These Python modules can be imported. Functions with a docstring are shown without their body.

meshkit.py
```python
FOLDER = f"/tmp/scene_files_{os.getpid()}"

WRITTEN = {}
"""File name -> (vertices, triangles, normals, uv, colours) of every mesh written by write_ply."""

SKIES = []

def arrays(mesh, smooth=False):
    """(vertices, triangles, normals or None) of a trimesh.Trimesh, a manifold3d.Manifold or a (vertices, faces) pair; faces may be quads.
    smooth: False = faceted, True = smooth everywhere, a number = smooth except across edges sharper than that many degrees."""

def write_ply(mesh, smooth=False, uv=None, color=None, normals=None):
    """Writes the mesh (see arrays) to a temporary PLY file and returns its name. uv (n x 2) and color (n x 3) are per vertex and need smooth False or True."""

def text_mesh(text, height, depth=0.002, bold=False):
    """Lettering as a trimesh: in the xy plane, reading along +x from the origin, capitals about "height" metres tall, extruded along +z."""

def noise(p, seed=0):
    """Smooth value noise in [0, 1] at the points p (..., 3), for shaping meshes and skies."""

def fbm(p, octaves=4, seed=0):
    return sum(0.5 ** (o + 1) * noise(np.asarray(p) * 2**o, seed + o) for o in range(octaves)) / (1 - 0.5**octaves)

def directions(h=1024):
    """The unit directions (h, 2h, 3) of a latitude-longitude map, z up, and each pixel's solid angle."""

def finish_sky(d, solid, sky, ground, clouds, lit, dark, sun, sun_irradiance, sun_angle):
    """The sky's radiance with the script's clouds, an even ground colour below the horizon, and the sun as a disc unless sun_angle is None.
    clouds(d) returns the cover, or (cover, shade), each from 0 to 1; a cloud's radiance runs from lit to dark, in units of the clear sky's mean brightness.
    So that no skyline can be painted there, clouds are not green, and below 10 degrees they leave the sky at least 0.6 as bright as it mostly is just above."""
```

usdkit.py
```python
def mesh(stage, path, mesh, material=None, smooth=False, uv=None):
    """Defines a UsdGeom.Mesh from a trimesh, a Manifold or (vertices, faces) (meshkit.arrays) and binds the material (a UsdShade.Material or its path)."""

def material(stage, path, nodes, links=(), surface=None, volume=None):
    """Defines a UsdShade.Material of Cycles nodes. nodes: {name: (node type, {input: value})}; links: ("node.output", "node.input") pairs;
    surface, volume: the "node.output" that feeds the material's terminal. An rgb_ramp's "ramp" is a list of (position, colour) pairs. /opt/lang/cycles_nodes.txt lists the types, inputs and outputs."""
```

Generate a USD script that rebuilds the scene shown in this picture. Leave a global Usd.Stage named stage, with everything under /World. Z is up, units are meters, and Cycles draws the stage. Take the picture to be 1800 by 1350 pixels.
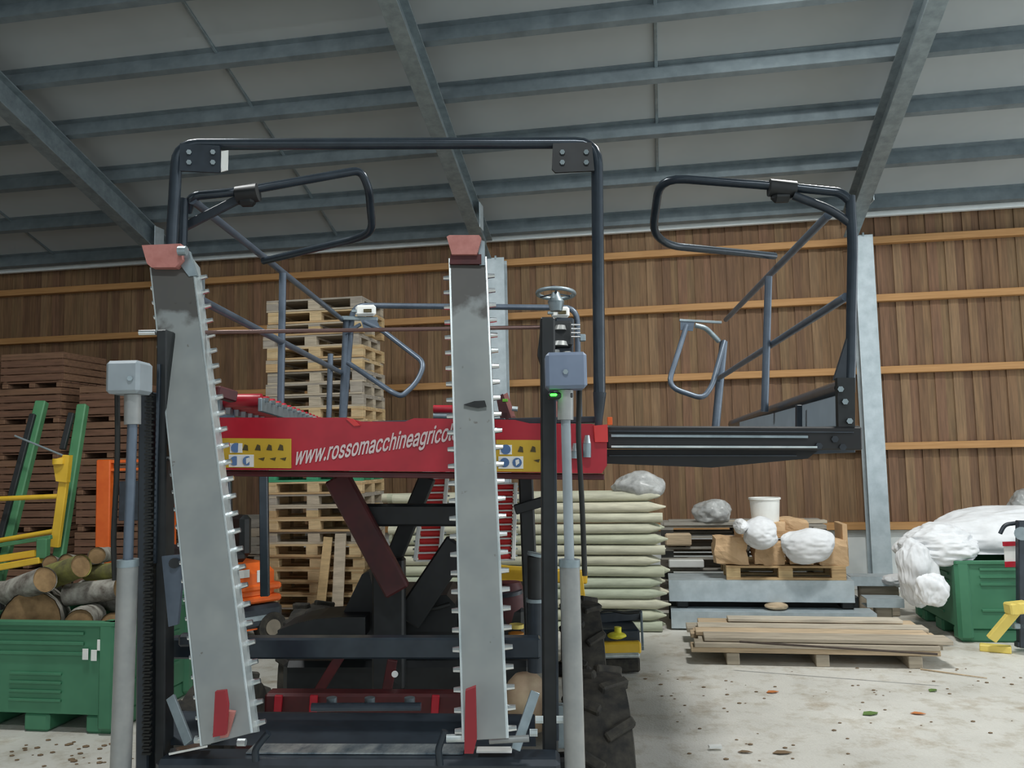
import math, random
import numpy as np, trimesh, usdkit, meshkit
from shapely.geometry import Polygon
from pxr import Usd, UsdGeom, UsdLux, Gf, Sdf

stage = Usd.Stage.CreateInMemory()
UsdGeom.Xform.Define(stage, '/World')
random.seed(7)
rng = np.random.default_rng(11)

# ------------------------------------------------------------------ camera, light, exposure
FPX, CAM_H = 1456.0, 1.85
TH, PITCH, ROLL = math.radians(9.7), math.radians(4.9), 0.0213      # heading against the back wall, tilt up, roll
EXPOSURE = 0.0
DOME = 0.38
fwd = np.array([0, math.cos(PITCH), math.sin(PITCH)])
r0, u0 = np.array([1.0, 0, 0]), np.array([0, -math.sin(PITCH), math.cos(PITCH)])
cr = math.cos(ROLL) * r0 - math.sin(ROLL) * u0
cu = math.sin(ROLL) * r0 + math.cos(ROLL) * u0
EYE = np.array([0, 0, CAM_H])
ct, st = math.cos(TH), math.sin(TH)
RZ = np.array([[ct, -st, 0], [st, ct, 0], [0, 0, 1.0]])             # machine heading -> building axes

cam = UsdGeom.Camera.Define(stage, '/World/Camera')
cam.CreateHorizontalApertureAttr(36.0)
cam.CreateFocalLengthAttr(36.0 * FPX / 1800)
cam.CreateClippingRangeAttr((0.05, 500.0))
cam.CreateExposureAttr(EXPOSURE)
wr, wu, wb = RZ @ cr, RZ @ cu, RZ @ -fwd
cam.AddTransformOp().Set(Gf.Matrix4d(*wr, 0, *wu, 0, *wb, 0, *EYE, 1))

dome = UsdLux.DomeLight.Define(stage, '/World/Sky')
dome.CreateIntensityAttr(DOME)
dome.CreateColorAttr(Gf.Vec3f(0.86, 0.95, 1.0))

def rect_light(name, pos, target, w, h, power, color):
    l = UsdLux.RectLight.Define(stage, '/World/' + name)
    l.CreateWidthAttr(w); l.CreateHeightAttr(h); l.CreateIntensityAttr(power); l.CreateColorAttr(Gf.Vec3f(*color))
    pos, target = np.array(pos, float), np.array(target, float)
    z = pos - target; z /= np.linalg.norm(z)
    x = np.cross([0, 0, 1.0], z)
    x = x / np.linalg.norm(x) if np.linalg.norm(x) > 1e-6 else np.array([1.0, 0, 0])
    y = np.cross(z, x)
    l.AddTransformOp().Set(Gf.Matrix4d(*x, 0, *y, 0, *z, 0, *pos, 1))
# unseen lamps and side daylight, all out of view, placed to light the hall
rect_light('UnseenLampA', (1.9, 6.2, 6.25), (1.9, 6.45, 0), 0.9, 0.4, 230.0, (0.98, 0.98, 0.95))  # unseen overhead lamp, placed to light the floor, back wall and rail tops
rect_light('UnseenLampB', (-3.6, 4.0, 6.4), (-3.4, 4.4, 0), 0.9, 0.4, 150.0, (0.97, 0.985, 0.97))  # unseen overhead lamp, placed to light the left foreground floor
rect_light('AddedFillLampC', (0.6, -1.6, 7.2), (0.2, 0.6, 0), 1.2, 0.5, 90.0, (0.95, 0.98, 1.0))  # unseen fill lamp behind the viewer, added to light the ramp faces
rect_light('UnseenSideDaylight', (9.5, 6.5, 2.6), (2.0, 7.5, 1.8), 4.5, 4.0, 2.5, (0.95, 0.98, 1.0))  # unseen daylight source out of view, lights the right-hand sides of things

# ------------------------------------------------------------------ pixel -> place helpers (heading frame "C": x right, y ahead, z up)
def ray(px, py):
    return fwd + cr * (px - 900) / FPX - cu * (py - 675) / FPX
def P(px, py, d):
    q = ray(px, py)
    return EYE + q * d / q[1]
MA = math.radians(1.8)
MN = np.array([math.sin(MA), math.cos(MA), 0])
def M(px, py, d):
    """on the machine's cross plane d metres ahead (the machine stands 1.8 degrees askew)"""
    q = ray(px, py)
    return EYE + q * ((MN @ np.array([-0.5, d, 0])) - MN @ EYE) / (MN @ q)
def FL(px, py, z=0.0):
    q = ray(px, py)
    return EYE + q * ((z - CAM_H) / q[2])
def W(p):
    return RZ @ np.asarray(p, float)

# ------------------------------------------------------------------ scene graph helpers
used = {}
def numbered(parent, name):
    k = (parent, name); n = used.get(k, 0); used[k] = n + 1
    return name if n == 0 else f'{name}_{n:03d}'
def setcd(prim, **kw):
    for k, v in kw.items():
        if v: prim.SetCustomDataByKey(k, v)

class Thing:
    """an Xform at the thing's base; add() takes meshes in frame C (heading) or W (building) and stores them in the thing's own axes"""
    def __init__(s, name, label, cat=None, base=(0, 0, 0), rz=0.0, group=None, kind=None, frame='C'):
        s.path = '/World/' + numbered('/World', name)
        s.x = UsdGeom.Xform.Define(stage, s.path); s.prim = s.x.GetPrim()
        s.frame, s.base, s.rz = frame, np.array(base, float), rz
        wb = W(s.base) if frame == 'C' else s.base
        s.t = s.x.AddTranslateOp(); s.t.Set(Gf.Vec3d(*map(float, wb)))
        s.r = s.x.AddRotateZOp(); s.r.Set(math.degrees(rz + (TH if frame == 'C' else 0)))
        s.meta = dict(label=label, category=cat, group=group, kind=kind)
        setcd(s.prim, **s.meta)
    def add(s, name, mesh, m, parent=None, smooth=False, label=None, kind=None):
        v, f, n = meshkit.arrays(mesh, smooth)
        c, q = math.cos(s.rz), math.sin(s.rz)
        R = np.array([[c, q, 0], [-q, c, 0], [0, 0, 1.0]])
        v = (v - s.base) @ R.T
        pp = parent if parent else s.path
        path = pp + '/' + numbered(pp, name)
        mm = usdkit.mesh(stage, path, (v, f), m)
        if n is not None:
            from pxr import Vt
            mm.CreateNormalsAttr(Vt.Vec3fArray.FromNumpy((n @ R.T).astype(np.float32))); mm.SetNormalsInterpolation('vertex')
        setcd(mm.GetPrim(), label=label, kind=kind)
        return path
def dup(src, name, loc, rz, label, group=None):
    path = '/World/' + numbered('/World', name)
    x = UsdGeom.Xform.Define(stage, path); pr = x.GetPrim()
    pr.GetReferences().AddInternalReference(src.path)
    x.ClearXformOpOrder()
    x.AddTranslateOp().Set(Gf.Vec3d(*map(float, loc))); x.AddRotateZOp().Set(math.degrees(rz))
    setcd(pr, label=label, category=src.meta['category'], group=group or src.meta['group'])
    pr.SetInstanceable(True)
    return pr
def move(t, loc, rz):
    t.t.Set(Gf.Vec3d(*map(float, loc))); t.r.Set(math.degrees(rz))
def single(name, mesh, m, label, cat, base=None, frame='C', group=None, kind=None, smooth=False):
    """a thing that is one mesh"""
    v, f, n = meshkit.arrays(mesh, smooth)
    if frame == 'C':
        v = v @ RZ.T; n = n @ RZ.T if n is not None else None
    b = np.array([v[:, 0].mean(), v[:, 1].mean(), v[:, 2].min()])
    path = '/World/' + numbered('/World', name)
    mm = usdkit.mesh(stage, path, (v - b, f), m)
    mm.AddTranslateOp().Set(Gf.Vec3d(*map(float, b)))
    if n is not None:
        from pxr import Vt
        mm.CreateNormalsAttr(Vt.Vec3fArray.FromNumpy(n.astype(np.float32))); mm.SetNormalsInterpolation('vertex')
    setcd(mm.GetPrim(), label=label, category=cat, group=group, kind=kind)
    return mm

# ------------------------------------------------------------------ materials
def lin(c):
    c = np.asarray(c, float) / 255
    return np.where(c <= 0.04045, c / 12.92, ((c + 0.055) / 1.055) ** 2.4)
def mat(name, rgb, rgb2=None, rough=0.6, metal=0.0, scale=6.0, stretch=(1, 1, 1), bump=0.0, var=0.18, ramp=(0.32, 0.68), spec=0.5, coord='position', coat=0.0):
    a = lin(rgb)
    b = lin(rgb2) if rgb2 is not None else np.clip(a * (1 + var), 0, 1)
    if rgb2 is None: a = a * (1 - var)
    nodes = {'g': ('geometry', {}), 'm': ('mapping', {'scale': tuple(float(x) for x in stretch)}),
             'n': ('noise_texture', {'scale': scale, 'detail': 4.0, 'roughness': 0.6}),
             'r': ('rgb_ramp', {'ramp': [(ramp[0], tuple(a)), (ramp[1], tuple(b))]}),
             'p': ('principled_bsdf', {'roughness': rough, 'metallic': metal, 'specular_ior_level': spec})}
    links = [('g.position', 'm.vector'), ('m.vector', 'n.vector'), ('n.fac', 'r.fac'), ('r.color', 'p.base_color')]
    if bump:
        nodes['b'] = ('bump', {'strength': bump, 'distance': 0.01}); links += [('n.fac', 'b.height'), ('b.normal', 'p.normal')]
    return usdkit.material(stage, '/World/Looks/' + name, nodes, links, surface='p.BSDF')
def emis(name, rgb, strength):
    return usdkit.material(stage, '/World/Looks/' + name, {'e': ('emission', {'color': tuple(lin(rgb)), 'strength': strength})}, [], surface='e.emission')

PLANKS = [mat(f'wall_plank_{i}', np.array(c) * 0.86, np.array(c) * 1.08, rough=0.75, scale=1.0, stretch=(38, 38, 2.2), bump=0.15)
          for i, c in enumerate([(134, 106, 77), (126, 98, 71), (139, 112, 83), (120, 92, 67), (129, 104, 75), (117, 89, 66), (127, 96, 73)])]
m_rail = mat('girt_timber', (176, 130, 80), (194, 148, 96), rough=0.65, scale=1.0, stretch=(2, 30, 40))
m_plinth = mat('plinth_concrete', (206, 212, 212), (222, 226, 224), rough=0.85, scale=3)
m_roofpanel = mat('roof_panel', (164, 172, 175), (174, 181, 183), rough=0.7, scale=0.8)
m_galv = mat('galvanised', (132, 146, 152), (158, 172, 178), rough=0.42, metal=0.55, scale=9)
m_galv_pale = mat('galvanised_pale', (176, 190, 196), (200, 212, 218), rough=0.45, metal=0.3, scale=7)
m_purlin = mat('purlin_galvanised', (112, 124, 130), (132, 145, 151), rough=0.45, metal=0.3, scale=5)
m_flash = mat('flashing', (224, 234, 236), (234, 242, 244), rough=0.4, metal=0.0)
m_dark = mat('dark_steel', (38, 46, 54), (50, 59, 68), rough=0.38, spec=0.5, scale=12)
m_rail_dark = mat('rail_steel', (44, 53, 62), (54, 64, 73), rough=0.24, metal=0.3, scale=10)
m_rail_blue = mat('rail_blue_grey', (86, 98, 112), (100, 112, 126), rough=0.36, metal=0.25, scale=10)
m_black = mat('black_steel', (22, 26, 28), (34, 38, 40), rough=0.5, scale=14)
m_rubber = mat('tyre_rubber', (34, 34, 33), (70, 66, 58), rough=0.85, scale=16)
m_red = mat('red_paint', (168, 24, 42), (186, 32, 50), rough=0.4, scale=7)
m_red_hi = mat('red_bright', (206, 50, 50), (216, 58, 56), rough=0.4)
m_darkred = mat('dark_red_paint', (66, 26, 28), (88, 32, 34), rough=0.5, scale=8)
m_pinkcap = mat('faded_red_cap', (176, 112, 104), (194, 132, 124), rough=0.6, scale=20)
m_orange = mat('orange_paint', (226, 96, 28), (238, 112, 40), rough=0.45)
m_yellow = mat('yellow_paint', (206, 166, 40), (222, 182, 56), rough=0.5)
m_sticker = mat('sticker_yellow', (194, 160, 44), (206, 172, 54), rough=0.55)
m_white = mat('white_plastic', (226, 228, 224), (238, 240, 236), rough=0.5)
m_blue = mat('sign_blue', (70, 104, 150), (84, 118, 164), rough=0.5)
m_picto = mat('picto_dark', (70, 62, 34), (80, 72, 40), rough=0.6)
m_letter = mat('lettering_white', (214, 196, 196), (224, 208, 206), rough=0.5)
m_chrome = mat('chrome', (214, 220, 222), (230, 234, 236), rough=0.18, metal=0.9)
m_jack = mat('jack_tube', (138, 142, 142), (158, 160, 158), rough=0.42, metal=0.25, scale=9)
m_box = mat('jack_box_grey', (142, 152, 158), (156, 166, 172), rough=0.5, metal=0.1)
m_box_blue = mat('jack_box_bluegrey', (112, 126, 148), (124, 138, 160), rough=0.5, metal=0.1)
m_flange = mat('flange_zinc', (176, 188, 190), (206, 214, 214), rough=0.35, metal=0.45, scale=14)
m_ledge = mat('ledge_bright_metal', (96, 116, 132), (214, 222, 222), rough=0.25, metal=0.6, scale=7, stretch=(2, 1, 1))  # shiny metal mottled from blue-grey to near white
m_green = mat('green_plastic', (60, 118, 88), (70, 130, 98), rough=0.5, scale=3)
m_green_hi = mat('green_paint', (62, 116, 78), (76, 130, 90), rough=0.5)
m_hose = mat('black_hose', (26, 28, 26), (34, 36, 34), rough=0.6)
m_moss = mat('bark_moss', (92, 84, 76), (176, 174, 164), rough=0.9, scale=9, bump=0.6)
m_mossy = mat('moss_green', (122, 124, 50), (152, 150, 70), rough=0.95, scale=14, bump=0.6)
m_endgrain = mat('log_end', (112, 88, 58), (150, 122, 84), rough=0.85, scale=10)
m_pale = [mat(f'pallet_wood_{i}', np.array(c) * 0.9, np.array(c) * 1.06, rough=0.8, scale=1.6, stretch=(3, 9, 20))
          for i, c in enumerate([(196, 170, 126), (182, 170, 150), (200, 176, 136), (160, 152, 140), (190, 160, 118)])]
m_greenpal = mat('pallet_green', (62, 148, 108), (78, 162, 122), rough=0.7)
m_post = [mat(f'post_wood_{i}', np.array(c) * 0.9, np.array(c) * 1.06, rough=0.8, scale=2.0, stretch=(2, 14, 14))
          for i, c in enumerate([(192, 191, 170), (184, 187, 164), (202, 198, 176), (176, 183, 162)])]
m_oldboard = [mat(f'old_board_{i}', np.array(c) * 0.88, np.array(c) * 1.08, rough=0.85, scale=1.5, stretch=(2, 14, 24), bump=0.2)
              for i, c in enumerate([(188, 178, 160), (200, 190, 172), (172, 161, 143), (198, 176, 146)])]
m_crate = [mat(f'crate_wood_{i}', np.array(c) * 0.86, np.array(c) * 1.08, rough=0.8, scale=1.6, stretch=(2, 8, 24))
           for i, c in enumerate([(140, 107, 84), (130, 97, 78), (150, 115, 90), (146, 122, 98)])]
m_greyboard = mat('grey_board', (138, 134, 126), (164, 160, 150), rough=0.8, scale=2, stretch=(2, 12, 20))
m_darkpal = mat('dark_plastic_pallet', (40, 40, 38), (54, 54, 50), rough=0.6)
m_card = mat('cardboard', (190, 158, 120), (206, 174, 136), rough=0.8, scale=5)
m_bag = mat('white_sack', (216, 218, 220), (236, 238, 240), rough=0.7, scale=5, bump=0.3)
m_film = mat('grey_film', (146, 148, 147), (190, 192, 190), rough=0.35, scale=10, bump=0.4)
m_led = emis('led_green', (60, 255, 60), 6.0)
m_paleyellow = mat('pale_yellow_paint', (220, 196, 96), (230, 208, 112), rough=0.55)

def arm_material():
    """grey paint of the ramps with a soot stain on the top end, rust specks"""
    nodes = {'g': ('geometry', {}), 's': ('separate_xyz', {}), 'n': ('noise_texture', {'scale': 7.0, 'detail': 4.0}),
             'n2': ('noise_texture', {'scale': 26.0, 'detail': 5.0}),
             'a': ('math', {'math_type': 'multiply_add', 'value2': 0.42, 'value3': -0.21}), 'z': ('math', {'math_type': 'add'}),
             'mr': ('map_range', {'from_min': 2.43, 'from_max': 2.48, 'to_min': 0.0, 'to_max': 0.85, 'clamp': True}),
                          'r': ('rgb_ramp', {'ramp': [(0.35, tuple(lin((134, 140, 140)))), (0.7, tuple(lin((148, 153, 151))))]}),
             'r2': ('rgb_ramp', {'ramp': [(0.70, (1, 1, 1)), (0.78, tuple(lin((150, 120, 100))))]}),
             'x1': ('mix', {'mix_type': 'multiply', 'fac': 1.0}),
             'x': ('mix', {'color2': tuple(lin((62, 58, 54)))}), 'p': ('principled_bsdf', {'roughness': 0.55})}
    links = [('g.position', 'n.vector'), ('g.position', 'n2.vector'), ('g.position', 's.vector'), ('n.fac', 'a.value1'), ('s.z', 'z.value1'), ('a.value', 'z.value2'),
             ('z.value', 'mr.value'), ('n.fac', 'r.fac'), ('n2.fac', 'r2.fac'),
             ('r.color', 'x1.color1'), ('r2.color', 'x1.color2'), ('x1.color', 'x.color1'), ('mr.result', 'x.fac'), ('x.color', 'p.base_color')]
    return usdkit.material(stage, '/World/Looks/arm_grey', nodes, links, surface='p.BSDF')
m_arm = arm_material()

def floor_material():
    nodes = {'g': ('geometry', {}), 'n': ('noise_texture', {'scale': 0.7, 'detail': 6.0, 'roughness': 0.65}), 'n2': ('noise_texture', {'scale': 5.0, 'detail': 6.0, 'roughness': 0.7}),
             'n3': ('noise_texture', {'scale': 60.0, 'detail': 3.0}),
             'n4': ('noise_texture', {'scale': 2.2, 'detail': 5.0, 'roughness': 0.6}), 'r4': ('rgb_ramp', {'ramp': [(0.58, (1, 1, 1)), (0.72, tuple(lin((205, 190, 170))))]}), 'x4': ('mix', {'mix_type': 'multiply', 'fac': 0.8}),
             'r': ('rgb_ramp', {'ramp': [(0.35, tuple(lin((194, 192, 184)))), (0.62, tuple(lin((214, 212, 204))))]}),
             'r2': ('rgb_ramp', {'ramp': [(0.34, tuple(lin((222, 216, 206)))), (0.50, (1, 1, 1))]}),
             'x': ('mix', {'mix_type': 'multiply', 'fac': 0.8}), 'b': ('bump', {'strength': 0.25, 'distance': 0.01}), 'p': ('principled_bsdf', {'roughness': 0.75, 'specular_ior_level': 0.3})}
    links = [('g.position', 'n.vector'), ('g.position', 'n2.vector'), ('g.position', 'n3.vector'), ('n.fac', 'r.fac'), ('n2.fac', 'r2.fac'), ('r.color', 'x.color1'), ('r2.color', 'x.color2'),
             ('g.position', 'n4.vector'), ('n4.fac', 'r4.fac'), ('x.color', 'x4.color1'), ('r4.color', 'x4.color2'), ('x4.color', 'p.base_color'), ('n3.fac', 'b.height'), ('b.normal', 'p.normal')]
    return usdkit.material(stage, '/World/Looks/floor_concrete', nodes, links, surface='p.BSDF')
m_floor = floor_material()

# ------------------------------------------------------------------ shapes
def cat(*ms):
    out = []
    for m in ms: out += m if isinstance(m, list) else [m]
    return trimesh.util.concatenate(out)
_cb = {}
def cbox(sx, sy, sz, b=None):
    """chamfered box about the origin"""
    b = min(sx, sy, sz) * 0.12 if b is None else min(b, 0.45 * min(sx, sy, sz))
    k = (round(sx, 4), round(sy, 4), round(sz, 4), round(b, 5))
    if k not in _cb:
        h = np.array([sx, sy, sz]) / 2; pts = []
        for s in np.ndindex(2, 2, 2):
            s = np.array(s) * 2 - 1
            for a in range(3):
                q = h - b; q[a] = h[a]; pts.append(s * q)
        _cb[k] = trimesh.convex.convex_hull(np.array(pts))
    return _cb[k].copy()
def box(c, s, b=None, rz=0.0):
    m = cbox(*s, b)
    if rz: m.apply_transform(trimesh.transformations.rotation_matrix(rz, [0, 0, 1]))
    m.apply_translation(c); return m
def sbox(c, s):
    m = trimesh.creation.box(s); m.apply_translation(c); return m
def frame_of(d, up=(0, 0, 1)):
    d = np.asarray(d, float); d = d / np.linalg.norm(d); up = np.asarray(up, float)
    if abs(d @ up) > 0.98: up = np.array([0, 1.0, 0])
    s = np.cross(up, d); s /= np.linalg.norm(s); u = np.cross(d, s)
    return d, s, u
def bar(p, q, w, h, up=(0, 0, 1), b=None):
    """box from p to q: w sideways, h along up"""
    p, q = np.asarray(p, float), np.asarray(q, float)
    d, s, u = frame_of(q - p, up)
    m = cbox(np.linalg.norm(q - p), w, h, b)
    T = np.eye(4); T[:3, 0], T[:3, 1], T[:3, 2], T[:3, 3] = d, s, u, (p + q) / 2
    m.apply_transform(T); return m
def cyl(p, q, r, r2=None, n=14):
    p, q = np.asarray(p, float), np.asarray(q, float); r2 = r if r2 is None else r2
    d, s, u = frame_of(q - p)
    a = np.arange(n) / n * 2 * math.pi
    ring = np.cos(a)[:, None] * s + np.sin(a)[:, None] * u
    v = np.vstack([p + ring * r, q + ring * r2, [p], [q]]); f = []
    for i in range(n):
        j = (i + 1) % n
        f += [[i, j, n + j], [i, n + j, n + i], [2 * n, j, i], [2 * n + 1, n + i, n + j]]
    return trimesh.Trimesh(v, f, process=False)
def rounded(pts, rad, seg=5):
    pts = [np.asarray(p, float) for p in pts]; out = [pts[0]]
    for a, b, c in zip(pts, pts[1:], pts[2:]):
        d1, d2 = a - b, c - b; l1, l2 = np.linalg.norm(d1), np.linalg.norm(d2)
        k = min(rad, 0.45 * l1, 0.45 * l2); p0, p1 = b + d1 / l1 * k, b + d2 / l2 * k
        for t in np.linspace(0, 1, seg + 1):
            out.append((1 - t) ** 2 * p0 + 2 * t * (1 - t) * b + t * t * p1)
    return np.array(out + [pts[-1]])
def tube(pts, r, rad=0.07, n=10, closed=False):
    q = rounded(pts, rad) if len(pts) > 2 else np.array(pts, float)
    t = np.gradient(q, axis=0); t /= np.linalg.norm(t, axis=1, keepdims=True)
    _, s, u = frame_of(t[0]); a = np.arange(n) / n * 2 * math.pi; v = []
    for i in range(len(q)):
        s = s - t[i] * (s @ t[i]); s /= np.linalg.norm(s); u = np.cross(t[i], s)
        v.append(q[i] + r * (np.cos(a)[:, None] * s + np.sin(a)[:, None] * u))
    v = np.vstack(v + [q[:1], q[-1:]]); f = []
    for i in range(len(q) - 1):
        for k in range(n):
            j = (k + 1) % n; A, B = i * n, (i + 1) * n
            f += [[A + k, A + j, B + j], [A + k, B + j, B + k]]
    e = len(q) * n; L = (len(q) - 1) * n
    for k in range(n):
        j = (k + 1) % n
        f += [[e, j, k], [e + 1, L + k, L + j]]
    return trimesh.Trimesh(v, f, process=False)
def prism(front, depth):
    """front: polygon of 3-D points lying in a plane roughly facing the viewer; pushed back along +y by depth (a 3-vector or a number)"""
    f3 = np.array(front, float); back = np.array([0, depth, 0.0]) if np.ndim(depth) == 0 else np.array(depth, float)
    poly = f3[:, [0, 2]]; area = 0.5 * np.sum(poly[:, 0] * np.roll(poly[:, 1], -1) - poly[:, 1] * np.roll(poly[:, 0], -1))
    if area < 0: f3 = f3[::-1]; poly = poly[::-1]
    v2, tri = trimesh.creation.triangulate_polygon(Polygon(poly), engine='earcut')
    idx = [int(np.argmin(np.sum((poly - x) ** 2, 1))) for x in v2]
    n = len(f3); v = np.vstack([f3, f3 + back]); f = []
    for t in tri:
        a, b, c = (idx[k] for k in t)
        cr_ = np.cross(poly[b] - poly[a], poly[c] - poly[a])
        if cr_ < 0: b, c = c, b
        f += [[a, b, c], [n + a, n + c, n + b]]
    for i in range(n):
        j = (i + 1) % n
        f += [[i, n + i, n + j], [i, n + j, j]]
    return trimesh.Trimesh(v, f, process=False)
def blob(c, size, seed=0, amp=0.25, freq=2.5, sub=4, flat=None, rz=0.0, crease=0.0):
    m = trimesh.creation.icosphere(sub); v = m.vertices.copy()
    n = meshkit.fbm(v * freq + 50 + seed * 3.1, 4, seed) - 0.5
    k = 1 + 2 * amp * n
    if crease: k = k - crease * np.abs(meshkit.fbm(v * freq * 1.7 + 90 + seed, 3, seed + 5) - 0.5) * 2
    v = v * k[:, None] * np.array(size) / 2
    if flat is not None: v[:, 2] = np.maximum(v[:, 2], -size[2] / 2 * flat)
    c_, s_ = math.cos(rz), math.sin(rz); v = v @ np.array([[c_, s_, 0], [-s_, c_, 0], [0, 0, 1]])
    return trimesh.Trimesh(v + c, m.faces, process=False)
def cloth(c, size, seed=0, sub=5, flat=None, fold=(1.0, 0.35, 0.5), amp=0.20, wr=0.07, freq=1.3):
    """a sack or crumpled cloth: a lumpy body with ridged folds running along one direction"""
    m = trimesh.creation.icosphere(sub); v = m.vertices.copy()
    lump = meshkit.fbm(v * freq + 40 + seed * 3.3, 2, seed) - 0.5
    ridg = 1 - np.abs(2 * meshkit.noise(v * np.array(fold) * 5.0 + 20 + seed, seed + 3) - 1)
    ridg2 = 1 - np.abs(2 * meshkit.noise(v @ np.array([[.8, .6, 0], [-.6, .8, 0], [0, 0, 1]]) * np.array(fold) * 9.0 + 70 + seed, seed + 7) - 1)
    k = 1 + 2 * amp * lump + wr * (ridg - .5) * 1.6 + wr * .6 * (ridg2 - .5)
    v = v * k[:, None] * np.array(size) / 2
    if flat is not None: v[:, 2] = np.maximum(v[:, 2], -size[2] / 2 * flat)
    return trimesh.Trimesh(v + c, m.faces, process=False)
def lathe(profile, c, n=20):
    pr = np.array(profile, float); a = np.arange(n) / n * 2 * math.pi
    v = np.vstack([np.stack([r * np.cos(a), r * np.sin(a), np.full(n, z)], 1) for r, z in pr]); f = []
    for i in range(len(pr) - 1):
        for k in range(n):
            j = (k + 1) % n
            f += [[i * n + k, i * n + j, (i + 1) * n + j], [i * n + k, (i + 1) * n + j, (i + 1) * n + k]]
    return trimesh.Trimesh(v + np.array(c), f, process=False)
def torus(c, R, r, nrm=(0, 0, 1), n=28, k=8):
    d, s, u = frame_of(nrm); v, f = [], []
    for i in range(n):
        a = i / n * 2 * math.pi; e = math.cos(a) * s + math.sin(a) * u
        for j in range(k):
            b = j / k * 2 * math.pi; v.append(np.array(c) + e * (R + r * math.cos(b)) + d * r * math.sin(b))
    for i in range(n):
        for j in range(k):
            A, B = i * k, (i + 1) % n * k; j2 = (j + 1) % k
            f += [[A + j, B + j, B + j2], [A + j, B + j2, A + j2]]
    return trimesh.Trimesh(v, f, process=False)
def Vp(pts, d): return [M(x, y, d) for x, y in pts]

# ================================================================== THE SETTING (building axes)
D = 11.6                                   # the back wall's inner face
EAVE, SL = 5.03, math.tan(math.radians(18))
def roof_z(y): return EAVE + (D - y) * SL
T = Thing('floor', 'pale dusty concrete hall floor', frame='W', kind='structure')
T.add('slab', sbox((1.0, -1.0, -0.1), (36, 34, 0.2)), m_floor)

wb_ = Thing('wall_back', 'brown vertical board wall with timber girts over a white plinth', frame='W', base=(0, D, 0), kind='structure')
wb_.add('plinth', box((-1.8, D + 0.1, 0.39), (22.4, 0.2, 0.78), 0.01), m_plinth)
x = -13.0; i = 0
while x < 9.3:
    w = 0.118 + rng.uniform(-0.012, 0.012)
    off = 0.0 if i % 2 else 0.014
    wb_.add('plank', sbox((x + w / 2, D + 0.035 + off, 2.92), (w - 0.001, 0.024, 4.26)), PLANKS[int(rng.integers(len(PLANKS)))])
    x += w * 0.93; i += 1
wb_.add('backing', sbox((-1.8, D + 0.12, 2.95), (22.3, 0.08, 4.3)), m_black)
for z in (4.60, 3.82, 2.86, 1.86, 0.83):
    wb_.add('rail', box((-1.8, D - 0.045, z), (22.3, 0.12, 0.095), 0.006), m_rail)
wb_.add('eave_flashing', box((-1.8, D - 0.12, EAVE - 0.085), (22.3, 0.08, 0.07), 0.008), m_flash)

wl_ = Thing('unseen_wall_left', 'unseen brown board side wall keeping the left end of the hall dark', frame='W', base=(-13, 0, 0), kind='structure')  # out of view, placed to keep the left end dark
wl_.add('boarding', sbox((-13.05, 0.0, 4.3), (0.1, 23.4, 8.6)), PLANKS[1])

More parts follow.
